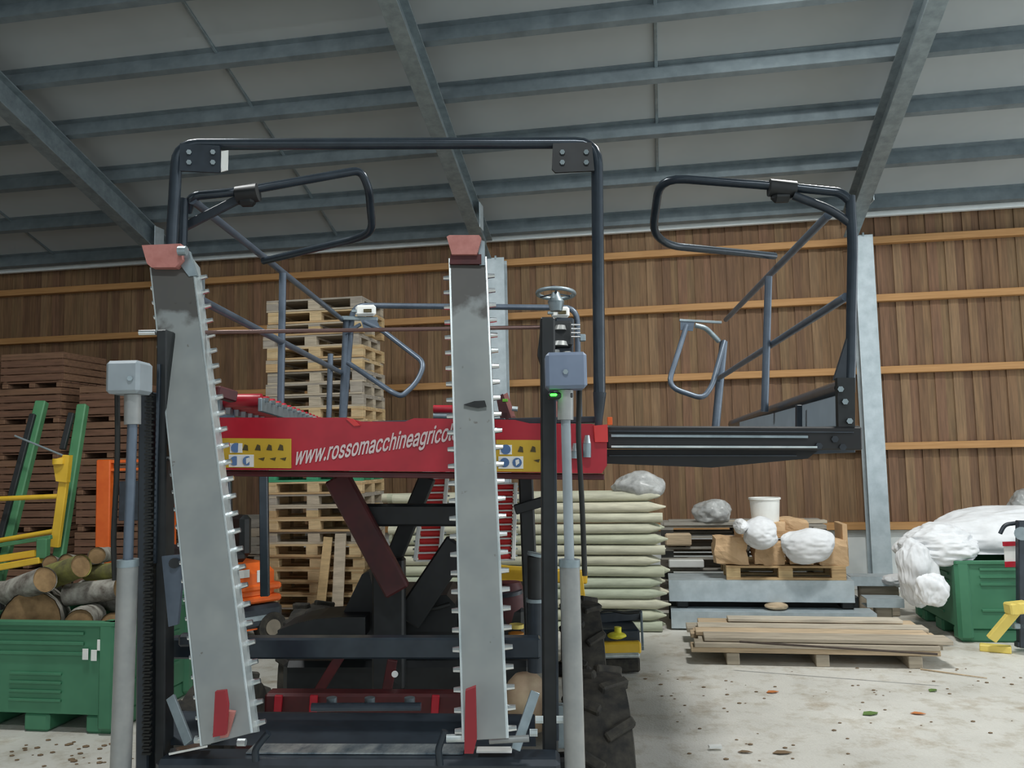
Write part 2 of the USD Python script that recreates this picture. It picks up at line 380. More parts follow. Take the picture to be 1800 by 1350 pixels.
cl_ = Thing('ceiling', 'pale roof lining on galvanised purlins', frame='W', base=(0, 0, EAVE), kind='structure')
ridge = -2.0
xs = [-13.0, -9.15, -4.5, 0.15, 4.8, 9.4]
for a, b in zip(xs, xs[1:]):
    for y1, y2 in ((D + 0.2, 4.8), (4.8, ridge)):
        p, q = np.array([(a + b) / 2, y1, roof_z(y1) + 0.06]), np.array([(a + b) / 2, y2, roof_z(y2) + 0.06])
        cl_.add('panel', bar(p, q, b - a - 0.012, 0.08, b=0.004), m_roofpanel)
    cl_.add('panel', bar((( a + b) / 2, ridge, roof_z(ridge) + 0.06), ((a + b) / 2, -13.0, roof_z(ridge) + 0.06 - (ridge + 13) * SL), b - a - 0.012, 0.08, b=0.004), m_roofpanel)
for a in xs[1:-1]:
    cl_.add('joint_strip', bar((a, D, roof_z(D) + 0.005), (a, ridge, roof_z(ridge) + 0.005), 0.035, 0.03, b=0.004), m_galv)
ny = np.array([0, SL, 1.0]) / math.hypot(1, SL)          # roof normal
sl = np.array([0, 1.0, -SL]) / math.hypot(1, SL)          # down the slope
def purlin(y):
    """Z section lying under the lining"""
    c = np.array([-1.8, y, roof_z(y) + 0.02]); L = 22.3
    def slab(o, w, h):
        m = trimesh.creation.box((L, w, h)); Tm = np.eye(4); Tm[:3, 1], Tm[:3, 2], Tm[:3, 3] = sl, ny, c + o; m.apply_transform(Tm); return m
    return cat(slab(-ny * 0.09, 0.012, 0.18), slab(-ny * 0.176 + sl * 0.035, 0.07, 0.010), slab(-ny * 0.004 - sl * 0.035, 0.07, 0.008), slab(-ny * 0.166 + sl * 0.068, 0.006, 0.022))
for y in (11.33, 10.45, 9.58, 8.73, 7.93, 7.08, 6.2, 5.3, 4.4, 3.5, 2.6, 1.7, 0.8, -0.1, -1.0):
    cl_.add('purlin', purlin(y), m_purlin)

def hbeam(p, q, w, h, tf, tw, up):
    d, s, u = frame_of(np.asarray(q) - np.asarray(p), up)
    p, q = np.asarray(p, float), np.asarray(q, float)
    return cat(bar(p + u * (h - tf) / 2, q + u * (h - tf) / 2, w, tf, up, 0.002), bar(p - u * (h - tf) / 2, q - u * (h - tf) / 2, w, tf, up, 0.002), bar(p, q, tw, h - 2 * tf, up, 0.002))
for xr, lab in ((-6.95, 'left'), (-2.27, 'middle'), (2.62, 'right')):
    pf = Thing('portal_frame', f'galvanised steel roof rafter and column, the {lab} one of the three frames', frame='W', base=(xr, D - 0.2, 0), kind='structure')
    o = -0.18 - 0.17
    a, b = np.array([xr, D - 0.18, roof_z(D - 0.18)]) + ny * o, np.array([xr, ridge, roof_z(ridge)]) + ny * o
    pf.add('rafter', hbeam(a, b, 0.18, 0.32, 0.016, 0.012, ny), m_galv)
    xc = xr + 0.15
    pf.add('column', hbeam((xc, D - 0.23, 0.02), (xc, D - 0.23, 4.62), 0.24, 0.24, 0.014, 0.012, (0, 1, 0)), m_galv_pale)
    pf.add('base_plate', box((xc, D - 0.23, 0.012), (0.34, 0.34, 0.024)), m_galv)
    pf.add('haunch', prism([(xc - 0.012, D - 0.36, 4.6), (xc + 0.012, D - 0.36, 4.6), (xc + 0.012, D - 0.36, roof_z(D - .36) - .5), (xc - 0.012, D - 0.36, roof_z(D - .36) - .5)], 0.24), m_galv)
    pf.add('splice_plate', box((xr + 0.1, D - 1.05, roof_z(D - 1.05) - 0.36), (0.012, 0.22, 0.34)), m_galv_pale)

m_beam = mat('beam_black', (24, 25, 27), (32, 33, 35), rough=0.5)
m_footred = mat('foot_plate_red', (132, 28, 38), (150, 36, 46), rough=0.5)
# ================================================================== THE HARVEST PLATFORM
mb = M(690, 800, 5.0); mb[2] = 0
A = Thing('harvest_platform', 'red orchard harvest platform with two grey ramps folded up, filling the middle', 'harvesting machine', base=mb, rz=-MA)
def hz(px, py, d): return M(px, py, d)
# --- rear cross beam, its stickers and lettering
DB = 3.72
A.add('rear_beam', prism(Vp([(316, 734), (610, 734), (634, 741), (712, 741), (728, 735), (905, 738), (930, 744), (1040, 745), (1062, 751), (1067, 762), (1067, 818), (1058, 832), (330, 825), (316, 815)], DB), 0.07), m_red)
A.add('beam_flange', bar(M(322, 831, DB + 0.10), M(1060, 838, DB + 0.10), 0.16, 0.025), m_darkred)
A.add('beam_fold_highlight', prism(Vp([(608, 736), (620, 736), (633, 748), (622, 749)], DB - 0.012), 0.012), m_red_hi)  # brighter red stands in for the highlight on the beam's fold
A.add('end_bracket', prism(Vp([(1044, 748), (1068, 746), (1069, 777), (1046, 777)], DB - 0.03), 0.03), m_red_hi)
A.add('reflector', box(M(1072, 740, DB + 0.02), (0.022, 0.012, 0.035)), m_orange)
for (x0, y0, x1, y1, skew, labelt) in ((388, 770, 512, 822, 2, 'l'), (872, 773, 957, 829, 1, 'r')):
    s_ = A.add('warning_sticker', prism(Vp([(x0, y0), (x1, y0 + skew * .6), (x1, y1 + skew * .6), (x0, y1)], DB - 0.004), 0.004), m_sticker)
    def pl(a, b, c, d_, m, name): A.add(name, prism(Vp([(a, b), (c, b), (c, d_), (a, d_)], DB - 0.007), 0.003), m, parent=s_)
    ox = x0 + (14 if labelt == 'l' else 4)
    pl(ox + 2, y0 + 9, ox + 24, y0 + 26, m_white, 'pictogram_field'); pl(ox, y0 + 29, ox + 44, y0 + 51, m_white, 'pictogram_field')
    def disc(a, b, r, m, name): A.add(name, cyl(M(a, b, DB - 0.007), M(a, b, DB - 0.010), r), m, parent=s_)
    disc(ox + 13, y0 + 17, 0.022, m_blue, 'blue_sign'); disc(ox + 11, y0 + 40, 0.021, m_blue, 'blue_sign'); disc(ox + 33, y0 + 40, 0.021, m_blue, 'blue_sign')
    A.add('pictogram_figure', prism(Vp([(ox + 30, y0 + 36), (ox + 36, y0 + 34), (ox + 37, y0 + 41), (ox + 31, y0 + 46)], DB - 0.012), 0.002), m_white, parent=s_)
    for kx in (38, 60, 80, 100):
        if x0 + kx + 12 < x1:
            A.add('pictogram', prism(Vp([(x0 + kx, y0 + 21), (x0 + kx + 4, y0 + 11), (x0 + kx + 9, y0 + 13), (x0 + kx + 10, y0 + 22)], DB - 0.007), 0.003), m_picto, parent=s_)
    for kx in (66, 86, 104):
        if x0 + kx + 12 < x1:
            A.add('pictogram', prism(Vp([(x0 + kx, y0 + 36), (x0 + kx + 11, y0 + 34), (x0 + kx + 9, y0 + 40)], DB - 0.007), 0.003), m_picto, parent=s_)
tm = meshkit.text_mesh('www.rossomacchineagricole', 0.06, 0.004, bold=True)
v = tm.vertices.copy(); wid = v[:, 0].max()
p0, p1 = M(516, 817, DB - 0.004), M(804, 772, DB - 0.004)
ex = (p1 - p0) / wid; ez = np.array([0, 0, 1.0]) * 1.2 + ex / np.linalg.norm(ex) * 0.30; ey = np.array([0, -1.0, 0])
tm.vertices = p0 + v[:, :1] * ex + v[:, 1:2] * ez + v[:, 2:3] * ey
A.add('lettering', tm, m_letter, label='slanting white web address lettering on the red beam')
for lx, ly0, ly1 in ((1032, 765, 804), (1011, 779, 806)):
    lp = A.add('latch', cyl(M(lx, ly0 + 12, DB - 0.03), M(lx, ly1, DB - 0.03), 0.018), m_galv, smooth=40)
    A.add('latch_head', cyl(M(lx, ly0, DB - 0.03), M(lx, ly0 + 14, DB - 0.03), 0.012, 0.02), m_chrome, parent=lp, smooth=40)
# --- rear guard rail
gr = A.add('rear_guard_rail', tube([M(296, 740, DB), M(301, 440, DB), M(312, 254, DB), M(1049, 251, DB), M(1054, 700, DB)], 0.027, 0.10, 12), m_rail_dark, smooth=40)
A.add('rail_foot', cyl(M(1054, 690, DB), M(1052, 748, DB), 0.030, 0.016), m_dark, smooth=40)
for (pts, m) in (([(316, 252), (386, 256), (388, 300), (384, 303), (316, 300)], m_dark), ([(972, 252), (1040, 250), (1045, 300), (976, 303), (970, 297)], m_black)):
    pth = A.add('rail_bracket', prism(Vp(pts, DB - 0.035), 0.014), m)
    cx = (pts[0][0] + pts[2][0]) / 2
    for bx in (-20, 22):
        for by in (267, 285):
            A.add('bolt', cyl(M(cx + bx, by, DB - 0.035), M(cx + bx, by, DB - 0.047), 0.012, n=6), m_galv, parent=pth)
A.add('white_tag', prism(Vp([(389, 266), (401, 264), (400, 299), (388, 302)], DB - 0.03), 0.006), m_white)
# --- side rails, gates and posts
RR = 0.021
def rail(name, pts, r=RR, m=m_rail_blue, rad=0.09): return A.add(name, tube(pts, r, rad, 10), m, smooth=40)
rail('side_rail', [M(338, 352, 3.9), M(602, 562, 7.3)]); rail('side_rail', [M(352, 527, 3.9), M(600, 655, 7.3)])
rail('side_post', [M(497, 480, 5.35), M(493, 742, 5.35)], 0.024)
rail('side_post', [M(610, 556, 7.3), M(602, 740, 7.3)], 0.034); rail('side_post', [M(581, 622, 7.0), M(578, 740, 7.0)], 0.024)
rail('side_post', [M(322, 350, 3.9), M(310, 742, 3.9)], 0.026, m_rail_dark)
g = rail('folding_gate', [M(330, 372, 3.95), M(336, 345, 3.9), M(428, 336, 4.0), M(634, 299, 4.25), M(648, 330, 4.3), M(655, 405, 4.5), M(632, 418, 4.6), M(463, 459, 4.95)], 0.022, m_rail_dark, 0.11)
A.add('gate_hinge', cyl(M(417, 344, 4.0), M(454, 338, 4.0), 0.046), m_black, parent=g, smooth=40)
A.add('gate_hinge', box(M(434, 352, 4.0), (0.08, 0.06, 0.06), 0.015), m_black, parent=g)
A.add('gate_brace', bar(M(322, 400, 3.95), M(424, 348, 4.0), 0.03, 0.04), m_dark, parent=g)
# right extension
g = rail('folding_gate', [M(1362, 450, 5.2), M(1175, 432, 4.7), M(1147, 408, 4.5), M(1160, 312, 4.1), M(1352, 326, 3.95), M(1478, 338, 3.85), M(1497, 356, 3.85)], 0.022, m_rail_dark, 0.13)
A.add('gate_hinge', cyl(M(1352, 330, 3.93), M(1398, 334, 3.93), 0.042), m_black, parent=g, smooth=40)
A.add('gate_hinge', box(M(1374, 347, 3.93), (0.10, 0.06, 0.05), 0.02), m_black, parent=g)
A.add('gate_brace', tube([M(1395, 344, 3.9), M(1460, 368, 3.88), M(1497, 394, 3.85)], 0.02, 0.1), m_dark, parent=g, smooth=40)
rail('extension_post', [M(1494, 345, 3.85), M(1499, 420, 3.85), M(1496, 600, 3.85), M(1494, 690, 3.85)], 0.024, m_rail_dark)
rail('side_rail', [M(1456, 378, 4.0), M(1276, 562, 7.3)]); rail('side_rail', [M(1487, 522, 3.9), M(1262, 666, 7.3)])
rail('side_rail', [M(1482, 682, 3.9), M(1288, 746, 7.2)], 0.040, m_rail_dark)
rail('side_post', [M(1351, 486, 5.3), M(1344, 724, 5.3)], 0.024); rail('side_post', [M(1272, 600, 7.3), M(1258, 752, 7.3)], 0.036)
A.add('gusset_plate', prism(Vp([(1490, 592), (1505, 592), (1504, 668), (1466, 668)], 3.84), 0.02), m_dark)
gp = A.add('post_plate', prism(Vp([(1472, 664), (1503, 664), (1503, 752), (1474, 752)], 3.80), 0.03), m_black)
for bx, by in ((1478, 684), (1486, 706), (1494, 740)):
    A.add('bolt', cyl(M(bx, by, 3.80), M(bx, by, 3.78), 0.014, n=6), m_galv, parent=gp)
A.add('kick_panel', prism([M(1472, 694, 3.92), M(1472, 752, 3.92), M(1300, 752, 6.6), M(1300, 742, 6.6)], (0.012, 0, 0)), mat('kick_panel_grey', (150, 166, 178), (160, 176, 188), rough=0.5))
A.add('kick_panel_stay', bar(M(1404, 712, 4.5), M(1404, 752, 4.5), 0.03, 0.03), m_dark)
eb = A.add('extension_beam', bar(M(1066, 769, 3.82), M(1512, 771, 3.82), 0.06, 0.105), m_beam)
A.add('beam_groove', bar(M(1074, 766, 3.78), M(1420, 768, 3.78), 0.012, 0.012), m_galv, parent=eb); A.add('beam_groove', bar(M(1074, 785, 3.775), M(1436, 786, 3.775), 0.014, 0.010), m_flange, parent=eb)
for bx, by in ((1468, 772), (1482, 786), (1440, 784)):
    A.add('bolt', cyl(M(bx, by, 3.79), M(bx, by, 3.775), 0.016, n=6), m_dark, parent=eb)
A.add('extension_beam', prism(Vp([(1066, 790), (1440, 790), (1420, 806), (1252, 822), (1066, 815)], 3.95), 0.08), m_beam)
A.add('beam_groove', bar(M(1070, 801, 3.94), M(1400, 801, 3.94), 0.012, 0.008), m_dark, parent=eb); A.add('beam_groove', bar(M(1070, 758, 3.785), M(1500, 760, 3.785), 0.012, 0.006), m_dark, parent=eb)
A.add('extension_beam', bar(M(1100, 806, 4.02), M(1500, 792, 4.02), 0.05, 0.02), m_dark)
A.add('extension_deck', prism([M(1070, 757, 3.9), M(1508, 757, 3.9), M(1508, 757, 3.9) + (0.28, 3.4, 0), M(1070, 757, 3.9) + (0.28, 3.4, 0)], 0.02) if False else cat(bar(M(1290, 757, 3.9), M(1290, 757, 3.9) + np.array([0.12, 3.4, 0]), 1.15, 0.02)), m_black)
# --- main deck
c0 = M(690, 745, DB + 0.08)
for k in range(9):
    q = c0 + np.array([-0.84 + k * 0.21, 0, 0.0])
    A.add('deck_plank', bar(q, q + np.array([0.11, 3.55, 0]), 0.195, 0.03), m_dark)
for k in (-0.55, 0.55):
    q = c0 + np.array([k, 0.05, -0.075]); A.add('deck_girder', bar(q, q + np.array([0.11, 3.4, 0]), 0.07, 0.12), m_darkred)
# --- front guard rail and gates
DF = 7.3
rail('front_guard_rail', [M(604, 744, DF), M(620, 537, DF), M(1014, 541, DF), M(1019, 744, DF)], 0.026, m_rail_blue, 0.12)
for bx, by, w in ((643, 546, 36), (985, 549, 32)):
    q = A.add('work_lamp', box(M(bx, by, DF - 0.08), (w / FPX * DF, 0.05, 0.10), 0.02), m_white)
    A.add('lamp_print', box(M(bx + 3, by, DF - 0.108), (0.07, 0.004, 0.03)), m_picto, parent=q)
    A.add('lamp_switch', box(M(bx - w * 0.55, by + 1, DF - 0.09), (0.05, 0.03, 0.025)), m_galv, parent=q)
A.add('rail_plate', bar(M(598, 559, DF - .05), M(664, 561, DF - .05), 0.03, 0.035), m_galv)
g = rail('folding_gate', [M(640, 566, 7.2), M(668, 578, 7.2), M(747, 638, 7.0), M(733, 672, 6.95), M(706, 697, 6.9), M(690, 690, 6.9), M(612, 638, 7.2)], 0.023, m_rail_blue, 0.12)
A.add('gate_plate', prism(Vp([(634, 562), (662, 562), (670, 580), (640, 580)], 7.19), 0.012), m_rail_blue, parent=g)
A.add('gate_brace', bar(M(606, 586, 7.25), M(634, 570, 7.22), 0.02, 0.03), m_rail_blue, parent=g)
g = rail('folding_gate', [M(1207, 572, 7.2), M(1173, 680, 7.0), M(1236, 701, 6.95), M(1252, 678, 7.0), M(1273, 600, 7.2)], 0.023, m_rail_blue, 0.12)
A.add('gate_plate', prism(Vp([(1196, 562), (1222, 562), (1218, 582), (1196, 580)], 7.19), 0.012), m_rail_blue, parent=g)
A.add('gate_brace', tube([M(1222, 572, 7.15), M(1240, 576, 7.15), M(1264, 600, 7.2)], 0.022), m_galv, parent=g, smooth=40)
A.add('rail_plate', bar(M(1194, 563, 7.2), M(1268, 567, 7.2), 0.03, 0.02), m_galv)
# --- driver's console with steering wheel
A.add('console_post', bar(M(988, 745, 7.0), M(992, 560, 7.0), 0.16, 0.12, (0, 1, 0)), m_dark)
sw = A.add('steering_wheel', torus(M(977, 516, 6.9), 0.155, 0.018, (0.05, 0.10, 1)), m_galv, smooth=True)
A.add('steering_hub', lathe([(0.0, 0.02), (0.03, 0.02), (0.04, -0.01), (0.07, -0.06), (0.05, -0.14), (0, -0.14)], M(977, 518, 6.9)), m_galv, parent=sw, smooth=40)
for a in (0.5, 2.6, 4.7):
    A.add('spoke', bar(M(977, 516, 6.9), M(977, 516, 6.9) + 0.15 * np.array([math.cos(a), math.sin(a), -0.18 * math.sin(a)]), 0.018, 0.010), m_rail_dark, parent=sw)
A.add('steering_knob', cyl(M(973, 510, 6.85), M(973, 502, 6.85), 0.018), m_darkred, parent=sw, smooth=40)
vb = A.add('valve_block', box(M(985, 588, 6.9), (0.20, 0.10, 0.22), 0.02), m_black)
for k in range(4):
    A.add('valve_spool', cyl(M(1004, 571 + k * 7, 6.82), M(1020, 571 + k * 7, 6.82), 0.009), m_chrome, parent=vb, smooth=40)
for bx, by, r in ((985, 572, .05), (984, 600, .07), (976, 615, .045), (996, 618, .045)):
    A.add('valve_cap', cyl(M(bx, by, 6.84), M(bx, by + 8, 6.84), r * .8, r), m_jack, parent=vb, smooth=40)
A.add('junction_box', box(M(1024, 594, 6.9), (0.05, 0.05, 0.06)), m_galv)
# --- roller tracks on the deck
def roller_track(px0, py0, d0, px1, py1, d1, n, width, rname='roller'):
    p, q = M(px0, py0, d0), M(px1, py1, d1)
    tr = A.add('roller_track', cat(bar(p + (-width / 2, 0, -.03), q + (-width / 2, 0, -.03), 0.02, 0.07), bar(p + (width / 2, 0, -.03), q + (width / 2, 0, -.03), 0.02, 0.07)), m_galv)
    for k in range(n):
        c = p + (q - p) * (k + 0.5) / n
        A.add(rname, cyl(c - (width / 2 - .01, 0, 0), c + (width / 2 - .01, 0, 0), 0.036, n=12), m_red, parent=tr, smooth=40)
        A.add('roller_axle', cyl(c - (width / 2 + .03, 0, 0), c + (width / 2 + .03, 0, 0), 0.012, n=8), m_chrome, parent=tr, smooth=40)
roller_track(420, 702, 4.3, 545, 742, 6.9, 14, 0.22)
A.add('track_stop', bar(M(378, 688, 4.2), M(412, 698, 4.3), 0.06, 0.06), m_darkred)
A.add('deck_side_plate', prism(Vp([(376, 695), (410, 706), (412, 738), (376, 738)], 4.6), 0.02), m_rail_blue)
for bx, by in ((777, 719), (779, 731)):
    A.add('roller', cyl(M(762, by, 4.6), M(795, by, 4.6), 0.018 if by > 725 else 0.022, n=12), m_red if by < 725 else m_galv, smooth=40)
A.add('track_strut', prism(Vp([(872, 698), (884, 692), (900, 738), (880, 740)], 4.7), 0.03), m_darkred)
A.add('track_strut', prism(Vp([(884, 694), (892, 690), (908, 738), (899, 739)], 4.72), 0.03), m_pinkcap)
A.add('track_end', box(M(888, 704, 4.6), (0.03, 0.03, 0.016)), mat('lime_tag', (120, 196, 60), rough=0.5))
A.add('track_end', cyl(M(900, 718, 4.65), M(910, 719, 4.65), 0.014), m_flange)
for bx in (976, 981):
    A.add('deck_fitting', cyl(M(bx, 706, 4.4), M(bx, 740, 4.4), 0.022), m_pinkcap)
# --- front ramps: red rollers in white steel frames, hanging down at the front
def front_ramp(x0, y0, x1, y1, d, n, w):
    p, q = M(x0, y0, d), M(x1, y1, d - 0.25)
    bars = [bar(p + (s * w / 2, -.02, 0), q + (s * w / 2, -.02, 0), 0.030, 0.05, (0, 1, 0)) for s in (-1, 1)]
    bars += [bar(p + (q - p) * k / n - (w / 2, .012, 0), p + (q - p) * k / n + (w / 2, -.012, 0), 0.03, 0.013) for k in range(n + 1)]
    fr = A.add('front_ramp', cat(bars), m_white)
    for k in range(n):
        c = p + (q - p) * (k + .5) / n
        A.add('roller', cyl(c - (w / 2 - .02, 0, 0), c + (w / 2 - .02, 0, 0), 0.024, n=12), m_red_hi, parent=fr, smooth=40)
        A.add('roller_axle', cyl(c - (w / 2 + .03, .01, 0), c + (w / 2 + .03, .01, 0), 0.008, n=8), m_flange, parent=fr)
front_ramp(767, 828, 752, 985, 6.8, 12, 0.19); front_ramp(886, 850, 881, 984, 6.8, 11, 0.19)
# --- the two grey ramps folded up at the rear
def rear_arm(top, bot, w, studs, capx, left):
    p, q = M(*top), M(*bot); d, s, u = frame_of(q - p, (0, 1, 0))
    ax = np.array([1.0, 0, 0]); ax -= d * (ax @ d); ax /= np.linalg.norm(ax); nb = np.cross(d, ax)
    if nb[1] < 0: nb = -nb                                          # away from the viewer
    th = 0.085
    arm = A.add('rear_ramp', bar(p + nb * .006, q + nb * .006, w, 0.012, nb), m_arm)
    for sg in (-1, 1):
        A.add('ramp_flange', bar(p + ax * sg * w / 2 + nb * th / 2, q + ax * sg * w / 2 + nb * th / 2, 0.010, th, nb), m_flange, parent=arm)
        for k in range(studs):
            c = p + (q - p) * (0.03 + 0.955 * k / (studs - 1)) + ax * sg * (w / 2 + .004) + nb * (th - .012)
            A.add('roller_pin', cyl(c, c + ax * sg * 0.030, 0.012, 0.009, n=8), m_chrome, parent=arm)
    for k in range(studs):
        c = p + (q - p) * (0.03 + 0.955 * k / (studs - 1)) + nb * (th - .012)
        A.add('ramp_roller', cyl(c - ax * (w / 2 - .01), c + ax * (w / 2 - .01), 0.026, n=10), m_red, parent=arm, smooth=40)
    return p, q, d, ax, nb, arm
p, q, d, ax, nb, arm = rear_arm((301, 462, 3.45), (398, 1300, 2.97), 0.175, 27, 0, True)
A.add('ramp_end_cap', prism(Vp([(249, 431), (317, 428), (320, 456), (308, 470), (266, 470), (258, 463)], 3.40), 0.09), m_pinkcap, parent=arm)
A.add('cap_clamp', prism(Vp([(318, 432), (331, 440), (345, 484), (332, 486), (314, 462)], 3.43), 0.03), m_galv, parent=arm)
A.add('cap_bolt', cyl(M(314, 441, 3.38), M(328, 441, 3.38), 0.02), m_galv, parent=arm)
A.add('foot_plate', prism(Vp([(378, 1216), (396, 1214), (400, 1240), (396, 1292), (374, 1296)], 2.93), 0.02), m_footred, parent=arm)
A.add('foot_plate', prism(Vp([(398, 1250), (412, 1252), (400, 1296), (386, 1298)], 2.96), 0.02), m_pinkcap, parent=arm)
p, q, d, ax, nb, arm = rear_arm((822, 452, 3.45), (853, 1300, 2.97), 0.152, 27, 0, False)
A.add('ramp_end_cap', prism(Vp([(785, 416), (790, 413), (842, 413), (846, 418), (838, 447), (794, 447)], 3.40), 0.09), m_pinkcap, parent=arm)
A.add('cap_bracket', prism(Vp([(792, 447), (846, 447), (846, 464), (790, 464)], 3.42), 0.06), m_darkred, parent=arm)
A.add('cap_clamp', prism(Vp([(838, 420), (852, 424), (852, 466), (843, 466)], 3.43), 0.03), m_galv, parent=arm)
A.add('foot_plate', prism(Vp([(818, 1215), (836, 1208), (838, 1300), (832, 1325), (816, 1325)], 2.93), 0.03), m_footred, parent=arm)
A.add('dark_slot', prism([M(x, y, 3.262) for x, y in [(815, 711), (834, 705), (852, 704), (855, 714), (840, 717), (826, 714)]], 0.02), m_black, parent=arm)
# --- bin lift masts
def mast(x0t, x1t, yt, x0b, x1b, yb, d, inner):
    m1 = A.add('mast', bar(M((x0t + x1t) / 2, yt, d), M((x0b + x1b) / 2, yb, d), (x1t - x0t) / FPX * d, 0.09, (0, 1, 0)), m_black)
    return m1
m1 = mast(283, 301, 582, 270, 306, 1440, 3.32, None)
A.add('mast_channel', bar(M(262, 690, 3.30), M(256, 1440, 3.30), 0.05, 0.08, (0, 1, 0)), m_dark, parent=m1)
A.add('mast_slide', bar(M(280, 640, 3.27), M(273, 990, 3.27), 0.012, 0.02, (0, 1, 0)), m_rail_dark, parent=m1)
ch = []
a, b = M(263, 690, 3.25), M(258, 1330, 3.25)
for k in range(120):
    c = a + (b - a) * k / 120; ch.append(sbox(c, (0.034 if k % 2 else 0.022, 0.014, 0.008)))
A.add('lift_chain', cat(ch), m_hose, parent=m1, kind='stuff')
A.add('mast_gusset', prism(Vp([(284, 978), (322, 974), (322, 1000), (312, 1098), (296, 1102)], 3.24), 0.02), m_rail_blue, parent=m1)
A.add('gusset_eye', cyl(M(306, 990, 3.24), M(306, 990, 3.225), 0.02), m_black, parent=m1)
A.add('mast_head_pin', cyl(M(245, 585, 3.3), M(274, 584, 3.3), 0.011), m_chrome, parent=m1, smooth=40)
m2 = A.add('mast', bar(M(962, 560, 3.32), M(968, 1440, 3.32), 0.058, 0.09, (0, 1, 0)), m_black)
A.add('mast_head', prism(Vp([(952, 558), (974, 558), (974, 690), (957, 660), (945, 622)], 3.34), 0.07), m_black, parent=m2)
A.add('mast_slide', bar(M(975, 700, 3.29), M(980, 1300, 3.29), 0.010, 0.03, (0, 1, 0)), m_dark, parent=m2)
A.add('tie_rod', cyl(M(255, 586, 3.42), M(958, 575, 3.42), 0.0085, n=10), mat('rod_brown', (108, 84, 80), (124, 98, 92), rough=0.35, metal=0.5), smooth=True)
for pts in ([M(206, 694, 3.16), M(207, 800, 3.16), M(199, 950, 3.16), M(202, 1020, 3.16)], [M(1019, 686, 3.16), M(1016, 760, 3.16), M(1024, 900, 3.16), M(1028, 1012, 3.16)]):
    A.add('hydraulic_hose', tube(pts, 0.010, 0.2), m_hose, smooth=40)
# --- jack stands
def jack(bx, m, tx, dd, ledx=None):
    x0, y0, x1, y1 = bx
    b = A.add('jack_head', box(M((x0 + x1) / 2, (y0 + y1) / 2, dd + .05), ((x1 - x0) / FPX * dd, 0.13, (y1 - y0) / FPX * dd * 1.02), 0.012), m)
    A.add('jack_bolt', cyl(M((x0 + x1) / 2, (y0 + y1) / 2, dd - .018), M((x0 + x1) / 2, (y0 + y1) / 2, dd - .026), 0.010, n=6), m_galv, parent=b)
    (xa, ya), (xb, yb), (xc, yc), (xd, yd) = tx
    A.add('jack_collar', cyl(M(xa, ya, dd + .05), M(xa, ya + 52, dd + .05), 0.030, n=18), m_jack, parent=b, smooth=40)
    A.add('jack_rod', cyl(M(xa, ya + 40, dd + .05), M(xb, yb, dd + .05), 0.018, n=18), m_rail_blue if ledx is None else m_box, parent=b, smooth=40)
    A.add('jack_tube', cyl(M(xb, yb, dd + .05), M(xd, yd, dd + .05), 0.037, n=22), m_jack, parent=b, smooth=40)
    A.add('jack_ring', cyl(M(xb, yb - 3, dd + .05), M(xb, yb + 10, dd + .05), 0.039, n=22), m_galv, parent=b, smooth=40)
jack((198, 636, 258, 694), m_box, [(233, 694), (225, 986), (220, 1000), (209, 1440)], 3.05)
jack((958, 622, 1030, 685), m_box_blue, [(994, 686), (1001, 986), (1002, 1000), (1013, 1440)], 3.05, 972)
A.add('green_indicator', box(M(973, 694, 3.06), (0.026, 0.012, 0.009), 0.003), m_led)
A.add('indicator_housing', box(M(985, 696, 3.10), (0.09, 0.05, 0.025), 0.006), m_black)
# --- rear frame: cross bars, plates and ledge
A.add('cross_bar', bar(M(300, 1137, 3.50), M(950, 1137, 3.50), 0.07, 0.085), m_rail_dark)
A.add('cross_bar_bracket', box(M(338, 1124, 3.40), (0.10, 0.05, 0.05), 0.01), m_dark)
A.add('apron_plate', prism([M(305, 1252, 3.55), M(940, 1258, 3.55), M(942, 1312, 3.30), M(300, 1310, 3.30)], 0.02), m_dark)
lb = A.add('lower_bar', bar(M(285, 1362, 3.22), M(985, 1364, 3.22), 0.14, 0.155), m_dark)
A.add('bright_ledge', bar(M(440, 1316, 3.26), M(816, 1317, 3.26), 0.10, 0.006), m_ledge, parent=lb)  # bright strips along the top of the lower bar
A.add('bright_ledge', bar(M(838, 1318, 3.22), M(900, 1318, 3.22), 0.05, 0.008), m_white, parent=lb)
A.add('bright_ledge', bar(M(298, 1322, 3.20), M(366, 1308, 3.24), 0.05, 0.010), m_chrome, parent=lb)
rb = A.add('rear_cross_member', bar(M(470, 1236, 4.0), M(822, 1238, 4.0), 0.10, 0.115), m_darkred)
for bx in (490, 552, 766): A.add('stiffener', bar(M(bx, 1222, 3.93), M(bx - 2, 1254, 3.93), 0.035, 0.02, (0, 1, 0)), m_red, parent=rb)
A.add('spring_tube', cyl(M(548, 1243, 3.8), M(740, 1242, 3.8), 0.018, n=14), m_rail_blue, smooth=40)
for bx in (583, 650, 720): A.add('tube_knob', cyl(M(bx, 1226, 3.84), M(bx, 1238, 3.84), 0.024), m_galv, smooth=40)
for p_, q_, m_ in (((300, 1225), (332, 1306), m_galv), ((941, 1216), (906, 1318), m_galv)):
    A.add('stay_bar', bar(M(*p_, 3.2), M(*q_, 3.12), 0.035, 0.014, (0, 1, 0)), m_)
for pts in ([(472, 1288), (462, 1300), (448, 1318), (450, 1338)], [(782, 1284), (776, 1302), (770, 1318), (774, 1345)]):
    A.add('hook', tube([M(x, y, 3.12) for x, y in pts], 0.013, 0.04), m_rail_dark, smooth=40)
for bx, by in ((938, 1288), (948, 1265), (985, 1265), (887, 1298), (800, 1297), (425, 1305), (350, 1300)):
    A.add('fastener', cyl(M(bx - 7, by, 3.13), M(bx + 7, by, 3.13), 0.014, n=8), m_flange)
